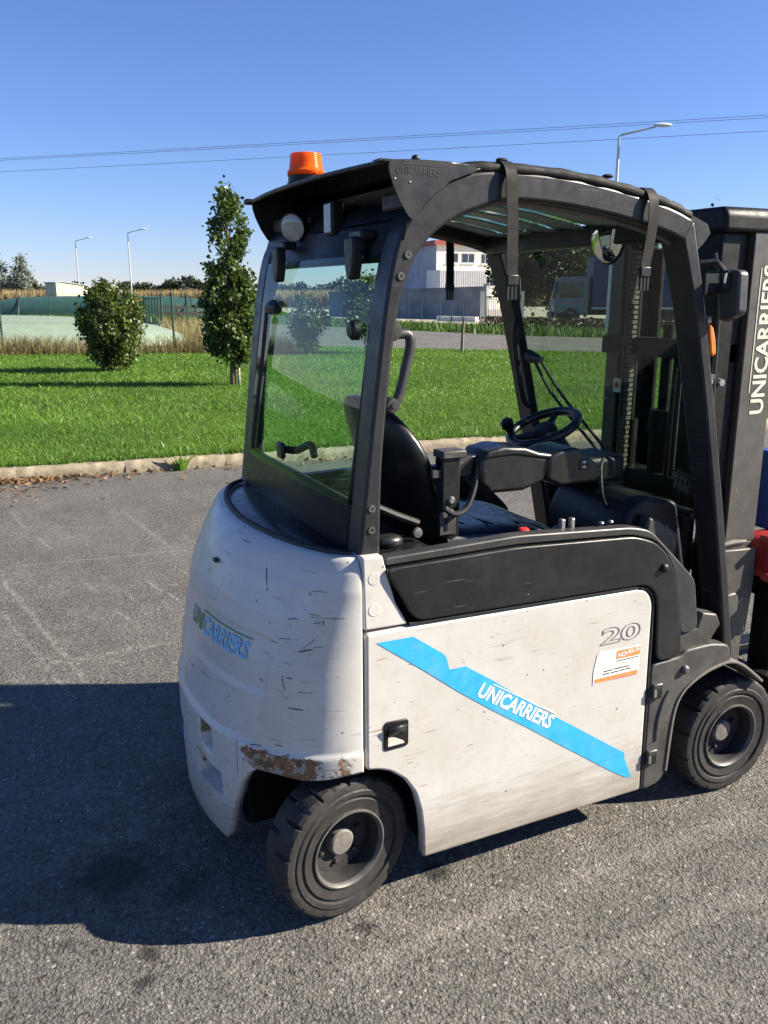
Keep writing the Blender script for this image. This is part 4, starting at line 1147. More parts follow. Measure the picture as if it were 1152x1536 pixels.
# ---- mast
def channel(y0, y1, x0, x1, z0, z1, fl=.018, inward=1):
    return MB().box(x0, x1, y0, y1, z0, z1).box(x0, x0 + fl, y1, y1 + inward * .05, z0, z1).box(x1 - fl, x1, y1, y1 + inward * .05, z0, z1)
mast = tag(empty('mast'))
mast.parent = T
both(lambda: channel(-.352, -.328, 1.545, 1.692, .86, 1.938), 'outer_channel', 'mast', parent=mast, bevel=0.004)
both(lambda: channel(-.348, -.33, 1.552, 1.685, .10, .858), 'outer_channel_foot', 'mast', parent=mast, bevel=0.004)
both(lambda: channel(-.268, -.245, 1.56, 1.68, .12, 1.90), 'inner_channel', 'mast_dark', parent=mast, bevel=0.003)
MB().prism([(-.36, 1.925), (.36, 1.925), (.36, 1.985), (.34, 2.005), (-.34, 2.005), (-.36, 1.985)], 1.40, 1.72, 'yz').build('mast_head', 'mast_dark', mast, bevel=0.02, seg=3)
MB().box(1.50, 1.60, -.33, .33, .95, 1.06).build('mast_cross_tie', 'mast_dark', mast, bevel=0.005)
MB().box(1.50, 1.58, -.33, .33, 1.50, 1.57).build('mast_cross_tie', 'mast_dark', mast, bevel=0.005)
MB().box(1.42, 1.545, -.33, -.20, 1.05, 1.93).build('mast_shade_block', 'mast_dark', mast, bevel=0.01)  # dark block added where the gap beside the mast lies in shade
both(lambda: MB().tube([(1.53, -.17, .2), (1.53, -.17, 1.25)], .034, 16).tube([(1.53, -.17, 1.25), (1.53, -.17, 1.9)], .018, 12), 'lift_cylinder', 'mast_dark', parent=mast)
MB().tube([(1.56, .02, .2), (1.56, .02, 1.22)], .045, 18).tube([(1.56, .02, 1.22), (1.56, .02, 1.3)], [.055, .05], 18).tube([(1.56, .02, 1.3), (1.56, .02, 1.62)], .022, 12).build('free_lift_cylinder', 'mast_dark', mast)
ch = None
for k in range(52):
    z = .96 + k * .0185
    if ch is None:
        ch = MB().box(-.012, .012, -.013, .013, -.0065, .0065).build('chain_link', 'bolt', mast)
        ch.data.materials[0] = M['rim']
        o = ch
    else:
        o = ch.copy()
        COL.objects.link(o)
    o.location = (1.50, .155, z)
    o.rotation_euler = (0, 0, (k % 2) * R(12))
MB().tube([(1.492, .185, .92), (1.492, .185, 1.92)], .004, 6).build('chain_guide', 'rim', mast)
for y in (-.06, -.085):
    MB().tube(smooth_path([(1.53, y, .7), (1.525, y, 1.1), (1.53, y, 1.5), (1.55, y, 1.85)], 5), .010, 8).build('mast_hose', 'seal', mast)
MB().tube(smooth_path([(1.40, -.325, 1.86), (1.425, -.335, 1.74), (1.43, -.34, 1.5), (1.44, -.34, 1.2), (1.45, -.34, .93)], 6), .006, 8).build('mast_hose', 'steel_grey', mast)
for (x, z) in ((1.405, 1.445), (1.46, 1.44)):
    MB().lathe([(0, .016), (.012, .015), (.014, 0)], (x, -.335, z), n=12).build('hose_fitting', 'bolt', mast)
MB().box(1.395, 1.43, -.345, -.33, 1.455, 1.47).build('hose_clamp', 'rim', mast)
MB().box(1.44, 1.462, -.352, -.335, 1.665, 1.705).build('hose_clamp', 'bolt', mast)
# lower mast bracket, weld and gusset
both(lambda: MB().prism([(1.50, .50), (1.675, .50), (1.69, .70), (1.685, .835), (1.505, .845), (1.49, .70)], -.372, -.350), 'tilt_bracket', 'mast', parent=mast, bevel=0.004)
both(lambda: MB().prism([(1.52, .50), (1.60, .50), (1.60, .66), (1.585, .685), (1.535, .68), (1.52, .66)], -.392, -.372), 'bracket_plate', 'fender', parent=mast, bevel=0.006)
MB().tube([(1.53, -.352, .858), (1.58, -.354, .864), (1.65, -.353, .860)], [.006, .010, .006], 8).build('weld_bead', 'hub', mast)
# name on the mast, read upwards
vs, fs = fit_text("UNICARRIERS", 0.50, 0.066, heavy=0.025)
MB().add([(1.664 - v[1], -.3535, 1.325 + v[0]) for v in vs], fs).build('mast_lettering', 'decal_cream', mast, recalc=False)
MB().box(1.585, 1.589, -.3536, -.3528, 1.40, 1.815).build('mast_lettering_line', 'decal_cream', mast)
# fork carriage, red attachment and forks
cg = MB().box(1.78, 1.83, -.50, .50, .62, .74).box(1.78, 1.83, -.50, .50, .22, .32).box(1.72, 1.80, -.22, -.16, .2, .78).box(1.72, 1.80, .16, .22, .2, .78).build('fork_carriage', 'mast_dark', T, bevel=0.006)
MB().prism([(1.715, .74), (1.725, .85), (1.755, .865), (1.90, .86), (1.90, .70), (1.74, .71)], -.42, -.26).build('red_attachment', 'red', T, bevel=0.01)
MB().tube([(1.725, -.43, .862), (1.725, -.36, .862)], .016, 14).build('attachment_pin', 'red', T)
MB().box(1.70, 1.722, -.43, -.39, .715, .745).box(1.726, 1.748, -.43, -.39, .717, .748).build('attachment_lug', 'red', T, bevel=0.004)
MB().box(1.84, 1.90, -.30, .30, .86, 1.16).build('blue_shield', 'blue_panel', T, bevel=0.01)
both(lambda: MB().box(1.835, 1.875, -.36, -.26, .06, .70).prism([(1.87, .05), (2.85, .05), (2.90, .06), (2.90, .066), (1.87, .092)], -.36, -.26), 'fork', 'mast_dark', bevel=0.005)

ws_ = MB().box(1.528, 1.532, .235, .275, 1.345, 1.40).build('warning_sticker', 'sticker_paper', mast)
MB().lathe([(0, .001), (.013, .001), (.013, 0)], (1.5275, .255, 1.376), (-1, 0, 0), 16).build('sticker_mark', 'red_knob', mast)

# ================================================================== vegetation
def leaves(rng, pts, size, up=0.35, tone=None, long=1.0):
    """leaf blades: two triangles folded along the midrib, facing every way"""
    n = len(pts)
    d = rng.normal(0, 1, (n, 3)); d[:, 2] -= up
    d /= np.linalg.norm(d, axis=1)[:, None]
    s = np.cross(d, rng.normal(0, 1, (n, 3)))
    s /= np.linalg.norm(s, axis=1)[:, None] + 1e-9
    nn = np.cross(d, s)
    sz = (size * rng.uniform(0.6, 1.3, n))[:, None]
    a = pts
    b = pts + d * sz * .5 * long + s * sz * .36 + nn * sz * .1
    c = pts + d * sz * 1.0 * long
    e = pts + d * sz * .5 * long - s * sz * .36 + nn * sz * .1
    V = np.stack([a, b, c, e], 1).reshape(-1, 3)
    i = np.arange(n) * 4
    F = np.concatenate([np.stack([i, i + 1, i + 2], 1), np.stack([i, i + 2, i + 3], 1)])
    t = rng.uniform(0, 1, n) if tone is None else tone
    return V, F, np.concatenate([t, t])

def tree(name, loc, H, prof, z_crown, n_clump, n_leaf, size, sigma, mat, bark, trunk_r, label, cat, group=None, seed=1, stems=1, limbs=True):
    """trunk(s) and limbs reaching clumps of leaves inside an outline given as radius over height"""
    rg = np.random.default_rng(seed)
    root = tag(empty(name, loc), label, cat, group)
    C_ = []
    while len(C_) < n_clump:
        f = rg.uniform(0, 1)
        z = z_crown + (H - z_crown) * f
        r = lerp(prof, f)
        if rg.uniform(0, 1) > (r / max(p[1] for p in prof)) ** 1.2 + .08:
            continue
        a = rg.uniform(0, 2 * np.pi)
        q = r * math.sqrt(rg.uniform(0.06, 1.0)) * rg.uniform(.85, 1.08)
        C_.append((q * math.cos(a), q * math.sin(a), z))
    C_ = np.array(C_)
    per = rg.uniform(0.4, 1.6, n_clump)
    idx = rg.choice(n_clump, n_leaf, p=per / per.sum())
    pts = C_[idx] + rg.normal(0, sigma, (n_leaf, 3)) * np.array([1, 1, 1.15])
    tone = np.clip(rg.uniform(0, 1, n_clump)[idx] * .5 + rg.uniform(0, .6, n_leaf), 0, 1)
    V, F, Tn = leaves(rg, pts, size, tone=tone)
    quick_mesh('crown', V, F, Tn, mat, root)
    tr = MB()
    rr = random.Random(seed)
    tops = []
    for s_ in range(stems):
        off = (rr.uniform(-.12, .12), rr.uniform(-.12, .12)) if stems > 1 else (0, 0)
        sp_ = (rr.uniform(-.25, .25) * H * .3, rr.uniform(-.25, .25) * H * .3) if stems > 1 else (0, 0)
        hgt = H * (.72 if stems > 1 else .9)
        pts_ = [(off[0] + sp_[0] * (k / 6) ** 1.3 + rr.uniform(-.015, .015) * H * .3, off[1] + sp_[1] * (k / 6) ** 1.3 + rr.uniform(-.015, .015) * H * .3, -.06 + hgt * k / 6) for k in range(7)]
        tr.tube(pts_, [trunk_r * (1.25 if k == 0 else 1) * (1 - .13 * k) for k in range(7)], 9)
        tops.append(pts_)
    if limbs:
        for c in C_[:: max(1, n_clump // 36)]:
            st = rr.choice(tops)
            base = min(st[1:], key=lambda p: abs(p[2] - max(c[2] - .22 * H, z_crown * .7)))
            mid = [(base[k] + c[k]) / 2 for k in range(3)]
            mid[2] -= .02 * H
            tr.tube([base, mid, tuple(c)], [trunk_r * .34, trunk_r * .22, trunk_r * .08], 5)
    tr.build('trunk', bark, root, sharp=60)
    return root

M['leaf_dark'] = leafmat('dark_pear_leaves', (0.018, 0.040, 0.010), (0.11, 0.165, 0.035), 0.28, 0.35)
M['leaf_shrub'] = leafmat('shrub_leaves', (0.022, 0.045, 0.010), (0.125, 0.17, 0.035), 0.3, 0.38)
M['leaf_far'] = leafmat('far_tree_leaves', (0.018, 0.035, 0.012), (0.06, 0.085, 0.03), 0.25)
M['leaf_poplar'] = leafmat('silver_poplar_leaves', (0.10, 0.13, 0.10), (0.30, 0.34, 0.29), 0.3)
M['bark'] = simple('grey_brown_bark', (0.13, 0.095, 0.065), 0.9, var=0.4, scale=20, bump=0.6, bscale=60)
M['bark_pale'] = simple('pale_cut_bark', (0.36, 0.29, 0.21), 0.9, var=0.3, scale=20)

tree('young_tree', (3.49, 12.71, .1), 3.40, [(0, .22), (.10, .40), (.25, .47), (.45, .44), (.6, .30), (.78, .36), (.92, .26), (1, .05)], .42, 125, 9500, .085, .066, 'leaf_dark', 'bark', .052,
     'slim columnar young tree with dark glossy leaves on the lawn', 'tree', seed=5)
MB().add(*[[(3.565, 12.66, .1), (3.60, 12.67, .1), (3.60, 12.67, .50), (3.57, 12.66, .52)], [(0, 1, 2, 3)]]).build('trunk_guard', 'bark_pale', thick=.03)
bpy.data.objects['trunk_guard'].parent = bpy.data.objects['young_tree']
bpy.data.objects['trunk_guard'].location = (-3.49, -12.71, -.1)
tree('shrub', (2.03, 16.59, .1), 1.74, [(0, .16), (.15, .40), (.4, .62), (.65, .72), (.85, .62), (1, .25)], .10, 120, 8200, .085, .068, 'leaf_shrub', 'bark', .028,
     'dense rounded shrub widening upwards, standing alone in front of the wire fence', 'shrub', seed=8, stems=5)
tree('shrub', (7.54, 19.56, .1), 1.50, [(0, .14), (.3, .42), (.65, .52), (1, .15)], .15, 50, 2200, .09, .085, 'leaf_shrub', 'bark', .022,
     'small open shrub seen through the rear window glass', 'shrub', seed=9, stems=4)
tree('shrub', (9.1, 19.3, .1), 2.0, [(0, .12), (.25, .45), (.6, .72), (.85, .6), (1, .2)], .35, 70, 3000, .10, .10, 'leaf_shrub', 'bark', .03,
     'taller bushy shrub seen through the rear window beside the window knob', 'shrub', seed=10, stems=3)
for i, (x, y, h, r, sd, lb_) in enumerate([
        (36.0, 45.5, 6.0, 2.4, 21, 'tall dark tree behind the lorry, seen through the windscreen'),
        (35.0, 49.5, 6.2, 2.2, 24, 'dark tree at the corner of the works building, left of the lorry'),
        (37.8, 41.0, 5.2, 2.3, 22, 'broad dark tree whose crown stands right of the lorry'),
        (40.0, 37.0, 5.6, 2.4, 23, 'dark tree filling the right of the windscreen behind the mast')]):
    tree('broadleaf_tree', (x, y, .1), h, [(0, r * .5), (.3, r), (.65, r * .95), (1, r * .25)], h * .2, 90, 4200, .34, .36, 'leaf_far', 'bark', .16, lb_, 'tree', 'trees around the lorry yard', seed=sd)
for i, (x, y, h, r, lb_) in enumerate([(4.8, 147, 7.9, 1.9, 'pale silvery poplar beyond the maize at the edge of the field'), (8.6, 146, 6.9, 1.7, 'shorter silvery poplar next to the maize field')]):
    tree('poplar_tree', (x, y, .1), h, [(0, r * .6), (.35, r), (.7, r * .8), (1, r * .2)], 1.2, 60, 2600, .36, .36, 'leaf_poplar', 'bark', .12, lb_, 'tree', 'poplars on the field edge', seed=31 + i)

# distant wood, a single mass on the skyline
rg = np.random.default_rng(3)
n = 26000
u = rg.uniform(-60, 210, n)
hh = 4.2 + 1.2 * np.sin(u * .11) + 1.0 * np.sin(u * .37 + 1) + .6 * np.sin(u * .9)
pts = np.stack([u * .93, 302 - u * .36 + rg.uniform(-3, 6, n), .1 + hh * rg.uniform(0, 1, n) ** .6], 1)
V, F, Tn = leaves(rg, pts, 1.1)
M['leaf_wood'] = leafmat('distant_wood_leaves', (0.022, 0.034, 0.018), (0.06, 0.075, 0.035), 0.2)
tag(quick_mesh('distant_wood', V, F, Tn, 'leaf_wood'), 'dark far-off wood along the skyline behind the maize', 'wood', kind='stuff')
tree('field_bush', (16.2, 112.5, .1), 2.9, [(0, .5), (.4, 1.1), (.8, .8), (1, .2)], .2, 30, 1200, .2, .2, 'leaf_far', 'bark', .06, 'lone dark bush standing in front of the ripe maize', 'bush', seed=41, stems=3)
tree('field_bush', (9.0, 196, .1), 4.3, [(0, 1.2), (.4, 2.1), (.8, 1.4), (1, .3)], .2, 30, 1400, .4, .4, 'leaf_far', 'bark', .1, 'rounded dark bush on the skyline next to the poplars', 'bush', seed=42, stems=3)

# ripe maize
n = 30000
u = rg.uniform(-40, 95, n)
v = rg.uniform(0, 1, n) ** 1.8 * 60
xy = np.stack([u * .92 + v * .40, 116 - u * .40 + v * .92], 1)
M['maize'] = leafmat('ripe_maize', (0.16, 0.115, 0.045), (0.42, 0.32, 0.16), 0.3, 0.8)
V, F, Tn = blades(rg, xy, 1.4, 2.25, .16, .1, .25)
tag(quick_mesh('maize_field', V, F, Tn, 'maize'), 'tan ripe maize field behind the tanks', 'maize', kind='stuff')

# dry weeds along the fence and the tall dry grass by the gate
n = 9500
u = rg.uniform(-4.5, 7.6, n)
xy = np.stack([u, 23.55 - .335 * u + rg.normal(-.25, .35, n)], 1)
dens = .5 + .5 * np.sin(u * 2.1) * np.sin(u * .9 + 1)
k_ = rg.uniform(0, 1, n) < .35 + .65 * dens
V, F, Tn = blades(rg, xy[k_], .12, .62, .016, .1, .9)
M['weeds'] = leafmat('dry_weeds', (0.15, 0.10, 0.055), (0.27, 0.25, 0.10), 0.35, 0.8)
tag(quick_mesh('dry_weeds', V, F, Tn, 'weeds'), 'brown dry weeds along the foot of the wire fence', 'weeds', kind='stuff')
xy = np.stack([rg.uniform(6.0, 10.2, 5200), rg.uniform(24, 38, 5200)], 1)
xy = xy[(xy[:, 0] > 5.4 + (xy[:, 1] - 24) * .14) & (xy[:, 0] < 7.4 + (xy[:, 1] - 24) * .14)]
V, F, Tn = blades(rg, xy, .2, .75, .022, .1, .8)
M['straw'] = leafmat('straw_grass', (0.20, 0.17, 0.06), (0.42, 0.36, 0.16), 0.35, 0.8)
tag(quick_mesh('straw_grass', V, F, Tn, 'straw'), 'tall straw-coloured grass beside the end of the pale tank', 'grass', kind='stuff')
# low weedy bank in front of the dark tank
xy = np.stack([rg.uniform(-4, 12, 5000), rg.uniform(50, 57, 5000)], 1)
V, F, Tn = blades(rg, xy, .15, .45, .06, .1, .8)
tag(quick_mesh('bank_grass', V, F, Tn, 'verge'), 'strip of rough grass between the two tanks', 'grass', kind='stuff')

# fallen leaves in the gutter and a weed growing from the kerb joint
n = 900
u = np.concatenate([rg.normal(-.75, .45, 700), rg.uniform(-1.5, 3.0, 200)])
d_ = np.abs(rg.normal(0, .11, n)) * np.where(rg.uniform(0, 1, n) < .25, 4, 1)
pts = np.stack([u, 6.232 - .092 * u - .02 - d_, rg.uniform(.004, .02, n)], 1)
V, F, Tn = leaves(rg, pts, .055, up=-.2)
V[:, 2] = np.clip(V[:, 2], .003, .035)
M['dead_leaf'] = leafmat('fallen_leaves', (0.09, 0.045, 0.022), (0.34, 0.22, 0.11), 0.2, 0.8)
tag(quick_mesh('fallen_leaves', V, F, Tn, 'dead_leaf'), 'brown fallen leaves gathered along the kerb', 'leaves', kind='stuff')
n = 46
ang_ = rg.uniform(0, 2 * np.pi, n)
V, F, Tn = blades(rg, np.stack([1.02 + .03 * np.cos(ang_), 6.08 + .03 * np.sin(ang_)], 1), .06, .17, .03, 0.0, 1.3, (.5, 1))
wd = tag(empty('kerb_weed', (0, 0, 0)), 'small green weed growing at the foot of the kerb', 'weed')
quick_mesh('weed_leaves', V, F, Tn, 'grass', wd)
xy = np.stack([rg.uniform(-1.6, 4.6, 500), rg.normal(0, .03, 500)], 1)
xy[:, 1] += 6.232 - .092 * xy[:, 0] + .17
V, F, Tn = blades(rg, xy, .06, .16, .008, .1, 1.2)
tag(quick_mesh('kerb_grass', V, F, Tn, 'grass'), 'grass fringe hanging over the kerb stones', 'grass', kind='stuff')

# ================================================================== fences, tanks, lamps
M['green_post'] = simple('dark_green_fence_paint', (0.012, 0.055, 0.035), 0.5, var=0.2)
M['wire'] = simple('green_fence_wire', (0.03, 0.075, 0.055), 0.5)
M['tank_pale'] = simple('pale_green_tank_fabric', (0.20, 0.265, 0.20), 0.85, var=0.1, scale=3, bump=0.1, bscale=8)
M['tank_dark'] = simple('dark_green_tank_fabric', (0.022, 0.075, 0.06), 0.6, var=0.2, scale=2)
M['blue_cloth'] = simple('blue_tarpaulin', (0.07, 0.09, 0.36), 0.6)
def fence(name, pts, h, label, wires=True, group=None):
    root = tag(empty(name, (pts[0][0], pts[0][1], .1)), label, 'fence', group)
    o0 = Vector((pts[0][0], pts[0][1], .1))
    for (x, y) in pts:
        MB().tube([Vector((x, y, .05)) - o0, Vector((x, y, .1 + h)) - o0], .03, 8).build('post', 'green_post', root)
    if wires:
        mb = MB()
        for (a, b) in zip(pts, pts[1:]):
            L = math.hypot(b[0] - a[0], b[1] - a[1])
            g = lambda u_, z: (a[0] + (b[0] - a[0]) * u_ / L - o0.x, a[1] + (b[1] - a[1]) * u_ / L - o0.y, z)
            st_ = .09
            k = -h
            while k < L:
                for (ua, ub) in ((k, k + h), (k + h, k)):
                    za, zb = .06, h - .05
                    # clip the diagonal to the bay
                    t0, t1 = 0.0, 1.0
                    du = ub - ua
                    for lim, sg in ((0, 1), (L, -1)):
                        f0 = (ua - lim) * sg
                        f1 = (ub - lim) * sg
                        if f0 < 0 and f1 < 0:
                            t1 = -1
                        elif f0 < 0:
                            t0 = max(t0, f0 / (f0 - f1))
                        elif f1 < 0:
                            t1 = min(t1, f0 / (f0 - f1))
                    if t1 > t0:
                        mb.tube([g(ua + du * t0, za + (zb - za) * t0), g(ua + du * t1, za + (zb - za) * t1)], .0022, 3)
                k += st_
            for z in (.08, h * .5, h - .06):
                mb.tube([g(0, z), g(L, z)], .003, 3)
        tag(mb.build('chain_link', 'wire', root, recalc=False), kind='stuff')
    return root
line1 = [(4.55 - 2.18 * k, 22.2 + .745 * k) for k in range(-1, 5)]
fence('wire_fence', line1, 1.66, 'dark green chain link fence along the back of the lawn')
fence('wire_fence', [(6.73, 21.45), (7.1, 27), (7.5, 33), (7.9, 40.6)], 1.62, 'chain link fence running back from the lawn corner to the green gate', wires=False)
fence('wire_fence', [(-2 + 3.2 * k, 59.6 - 1.5 * k) for k in range(6)], 1.5, 'far green fence posts in front of the dark tank', wires=False)

def pillow(cx_, cy_, lx, ly, h, rz, name, mat, label, p=2.6):
    root = tag(empty(name, (cx_, cy_, .1), rz), label, 'tank')
    rows = []
    for j in range(15):
        f = j / 14
        rows.append([])
        for i in range(49):
            a = 2 * math.pi * i / 48
            e = lambda v, q: math.copysign(abs(v) ** q, v)
            s_ = math.cos(f * math.pi / 2) ** .55 if f < 1 else 0.0
            rows[-1].append((lx * s_ * e(math.cos(a), .75), ly * s_ * e(math.sin(a), .75), h * math.sin(f * math.pi / 2) + .012 * math.sin(7 * a) * (1 - f)))
    MB().grid(rows).build('tank_bag', mat, root, sharp=80)
    return root
tk = pillow(-3.6, 29.6, 10.0, 4.0, .93, R(-9), 'water_tank', 'tank_pale', 'low pale green flexible water tank behind the wire fence')
MB().lathe([(0, .10), (.10, .10), (.12, .06), (.14, 0)], (4.8, 0, .72), (0, 0, 1), 16).build('filler_cap', 'tank_dark', tk)
MB().tube([(-9.6, -3.0, .30), (-3, -3.75, .33), (4, -3.6, .32), (8.8, -2.2, .22)], .02, 6).build('seam', 'tank_pale', tk)
td = pillow(8.4, 62.0, 9.4, 3.2, 1.42, R(-25), 'water_tank', 'tank_dark', 'long dark green flexible tank in front of the maize')
for xs_ in (-5.6, -1.6, 2.4, 6.0):
    s_ = [(xs_ + .9 * math.cos(a), -3.05 * math.cos(a) * .98 if False else -3.1 * math.cos(a), 1.42 * math.sin(a) ** .8 + .03) for a in [math.pi * i / 24 * .5 for i in range(25)]]
    MB().tube(s_, .05, 6).build('tank_fold_shade', 'ink', td)  # dark tubes draw the shaded folds of the tank fabric
MB().ball((-8.9, -.6, .95), (.9, .7, .28), 16, 8).build('blue_cover', 'blue_cloth', td)

M['lamp_steel'] = simple('pale_galvanised_lamp_steel', (0.55, 0.56, 0.56), 0.4, metal=0.4, var=0.1)
M['lamp_head'] = simple('white_lamp_head', (0.72, 0.73, 0.73), 0.4, var=0.05)
def street_lamp(x, y, label):
    root = tag(empty('street_lamp', (x, y, .1), R(-25.8)), label, 'street lamp', 'street lamps along the roads')
    MB().tube([(0, 0, 0), (0, 0, 1.0), (0, 0, 7.35)], [.10, .085, .055], 12).build('pole', 'lamp_steel', root)
    MB().tube([(0, 0, 7.32), (.10, 0, 7.42), (1.35, 0, 7.70)], [.05, .042, .035], 10).build('arm', 'lamp_steel', root)
    MB().ball((1.62, 0, 7.76), (.36, .13, .075), 18, 10).build('lamp_head', 'lamp_head', root)
    MB().lathe([(.16, 0), (.16, .02), (.10, .04)], (0, 0, 0), (0, 0, 1), 12).build('base_plate', 'lamp_steel', root)
street_lamp(22.4, 25.16, 'galvanised street lamp rising behind the forklift roof by the road')
street_lamp(15.2, 89.1, 'slim street lamp behind the rounded shrub, in front of the maize')
street_lamp(12.2, 105.8, 'farther street lamp standing behind the small beige shed')

# overhead wires
M['cable'] = simple('dark_overhead_cable', (0.05, 0.055, 0.07), 0.6)
A_, B_ = Vector((1.35, 50.0, 0)), Vector((31.5, 25.6, 0))
D_ = (B_ - A_)
for k, (za, zb, lb_) in enumerate([(8.50, 9.05, 'upper wire of the overhead pair crossing the sky'), (8.42, 8.95, 'lower wire of the close overhead pair crossing the sky'), (7.86, 8.42, 'lowest single overhead wire crossing the sky')]):
    pts = []
    for i in range(41):
        t = -1.2 + 3.2 * i / 40
        p = A_ + D_ * t
        pts.append((p.x, p.y, za + (zb - za) * t + .02 * (t - .5) ** 2 * 4 - .02))
    tag(MB().tube(pts, .009, 6).build('overhead_wire', 'cable'), lb_, 'wire', 'overhead wires')

# ---- small shed and green gate
M['render'] = simple('cream_render', (0.62, 0.54, 0.38), 0.85, var=0.08, scale=1.2)
M['facade'] = simple('stained_white_render', (0.74, 0.69, 0.57), 0.85, var=0.07, scale=.6, dust=(0.45, 0.38, 0.27, 0.35))
M['facade_grey'] = simple('grey_shade_stained_render', (0.36, 0.38, 0.42), 0.85, var=0.15, scale=.6, dust=(0.2, 0.21, 0.23, 0.4))
M['roof_red'] = simple('dark_red_roof_edge', (0.30, 0.06, 0.045), 0.6, var=0.2)
M['sheet'] = simple('pale_corrugated_sheet', (0.60, 0.60, 0.58), 0.5, metal=0.0, var=0.08, scale=2)
M['pane'] = simple('dark_window_pane', (0.03, 0.035, 0.045), 0.08, var=0.3, scale=1.5, coat=0.5)
M['wframe'] = simple('white_window_frame', (0.5, 0.5, 0.5), 0.5)
M['wallc'] = simple('stained_concrete_wall', (0.22, 0.23, 0.24), 0.9, var=0.3, scale=1.2, dust=(0.06, 0.065, 0.065, 0.6))
sd_ = tag(empty('shed', (7.0, 70.5, .1), R(18)), 'small beige flat-roofed shed at the far end of the dark tank', 'shed')
MB().prism([(-1.25, 0), (1.25, 0), (1.25, 2.15), (-.75, 2.42), (-1.25, 2.36)], -1, 1).build('wall', 'render', sd_)
MB().prism([(-1.33, 2.36), (-.75, 2.425), (1.33, 2.145), (1.33, 2.21), (-.75, 2.49), (-1.33, 2.43)], -1.08, 1.08).build('roof', 'facade_grey', sd_)
MB().box(-1.262, -1.255, -.55, .4, 0.02, 1.5).build('door', 'pane', sd_)
gt = tag(empty('green_gate', (7.76, 43.38, .1)), 'open dark green metal gate leaf behind the shrub', 'gate')
dx_, dy_ = .42, -2.19
for f in (0, 1):
    MB().tube([(dx_ * f, dy_ * f, 0), (dx_ * f, dy_ * f, 1.5 + .1 * f)], .06, 8).build('gate_post', 'green_post', gt)
MB().tube([(0, 0, 1.38), (dx_, dy_, 1.38)], .03, 6).tube([(0, 0, .15), (dx_, dy_, .15)], .03, 6).build('gate_frame', 'green_post', gt)
for f in (.1, .28, .46, .64, .82):
    MB().box(dx_ * f - .02, dx_ * f + .02, dy_ * f - .14, dy_ * f + .14, .17, 1.36).build('gate_board', 'green_post', gt)
tag(MB().box(7.35, 7.9, 45.0, 45.2, 1.30, 1.46).build('red_sign_board', simple('red_sign_paint', (0.6, 0.10, 0.08), 0.5)), 'small red board showing above the green gate', 'sign')
# timber rails by the far road
tr_ = tag(empty('timber_rail', (11.5, 50.5, .1), R(-20)), 'weathered timber rail barrier beyond the straw grass', 'barrier')
M['timber'] = simple('weathered_timber', (0.22, 0.17, 0.12), 0.9, var=0.3)
for x in (-1.6, -.5, .6, 1.7):
    MB().box(x - .07, x + .07, -.07, .07, 0, .95).build('post', 'timber', tr_)
for z in (.45, .8):
    MB().box(-1.8, 1.9, -.13, -.075, z - .08, z + .08).build('rail', 'timber', tr_)
# marker stakes at the road edge
sk = tag(empty('marker_stake', (11.83, 18.68, .1)), 'thin grey wooden stake at the edge of the lawn by the road', 'stake')
MB().tube([(0, 0, -.05), (.01, 0, .45), (.03, 0, .88)], [.05, .045, .035], 7).build('stake_post', 'timber', sk)
MB().tube([(.02, .03, .42), (.14, .05, .62)], .015, 5).build('stake_tie', 'seal', sk)

# ---- factory building behind the yard wall
bl = tag(empty('factory_building', (43.05, 76.2, .1), math.atan2(-.1, .995)), 'white two-storey works building with red roof edge and side wall coloured grey for shade', 'building')
MB().box(0, 8.1, 0, 11, 0, 6.3).build('wall', 'facade', bl)
MB().box(-.03, 0.0, -.03, 11, 0, 6.3).build('side_wall', 'facade_grey', bl)  # white building's shaded side, its shade put into the grey colour
MB().tube([(7.95, -.08, 0), (7.95, -.08, 6.25)], .06, 8).build('downpipe', 'sheet', bl)
rf = MB().box(-.35, 8.4, -.35, 11.3, 6.3, 6.72).build('roof', 'roof_red', bl)
for (x0, x1, z0, z1) in ((1.1, 2.35, 4.65, 5.45), (2.85, 4.15, 4.65, 5.45), (5.05, 5.75, 4.6, 5.42), (6.15, 6.85, 4.6, 5.42), (5.4, 6.6, 2.35, 3.2)):
    w_ = MB().box(x0 - .08, x1 + .08, -.02, .03, z0 - .08, z1 + .08).build('window', 'wframe', bl)
    w_.data.materials[0] = M['facade_grey']
    MB().box(x0, x1, -.035, -.021, z0, z1).build('pane', 'pane', w_)
    MB().box((x0 + x1) / 2 - .03, (x0 + x1) / 2 + .03, -.045, -.036, z0, z1).build('mullion', 'wframe', w_)
    MB().box(x0 - .12, x1 + .12, -.12, 0.0, z0 - .18, z0 - .09).build('sill', 'facade', w_)
MB().prism([(5.5, 3.75), (6.5, 3.95), (6.5, 4.0), (5.5, 3.8)], -.5, -.01).build('lamp_canopy', 'sheet', bl)
an = MB().box(-1.05, 4.0, -3.2, -.04, 0, 3.78).build('annexe', 'sheet', bl)
an['label'] = 'corrugated metal lean-to'
mb = MB()
for k in range(26):
    x = -1.0 + k * .195
    mb.prism([(x, -3.2), (x + .03, -3.26), (x + .10, -3.26), (x + .13, -3.2)], .05, 3.75, 'xy')
tag(mb.build('corrugations', 'sheet', an), kind='stuff')
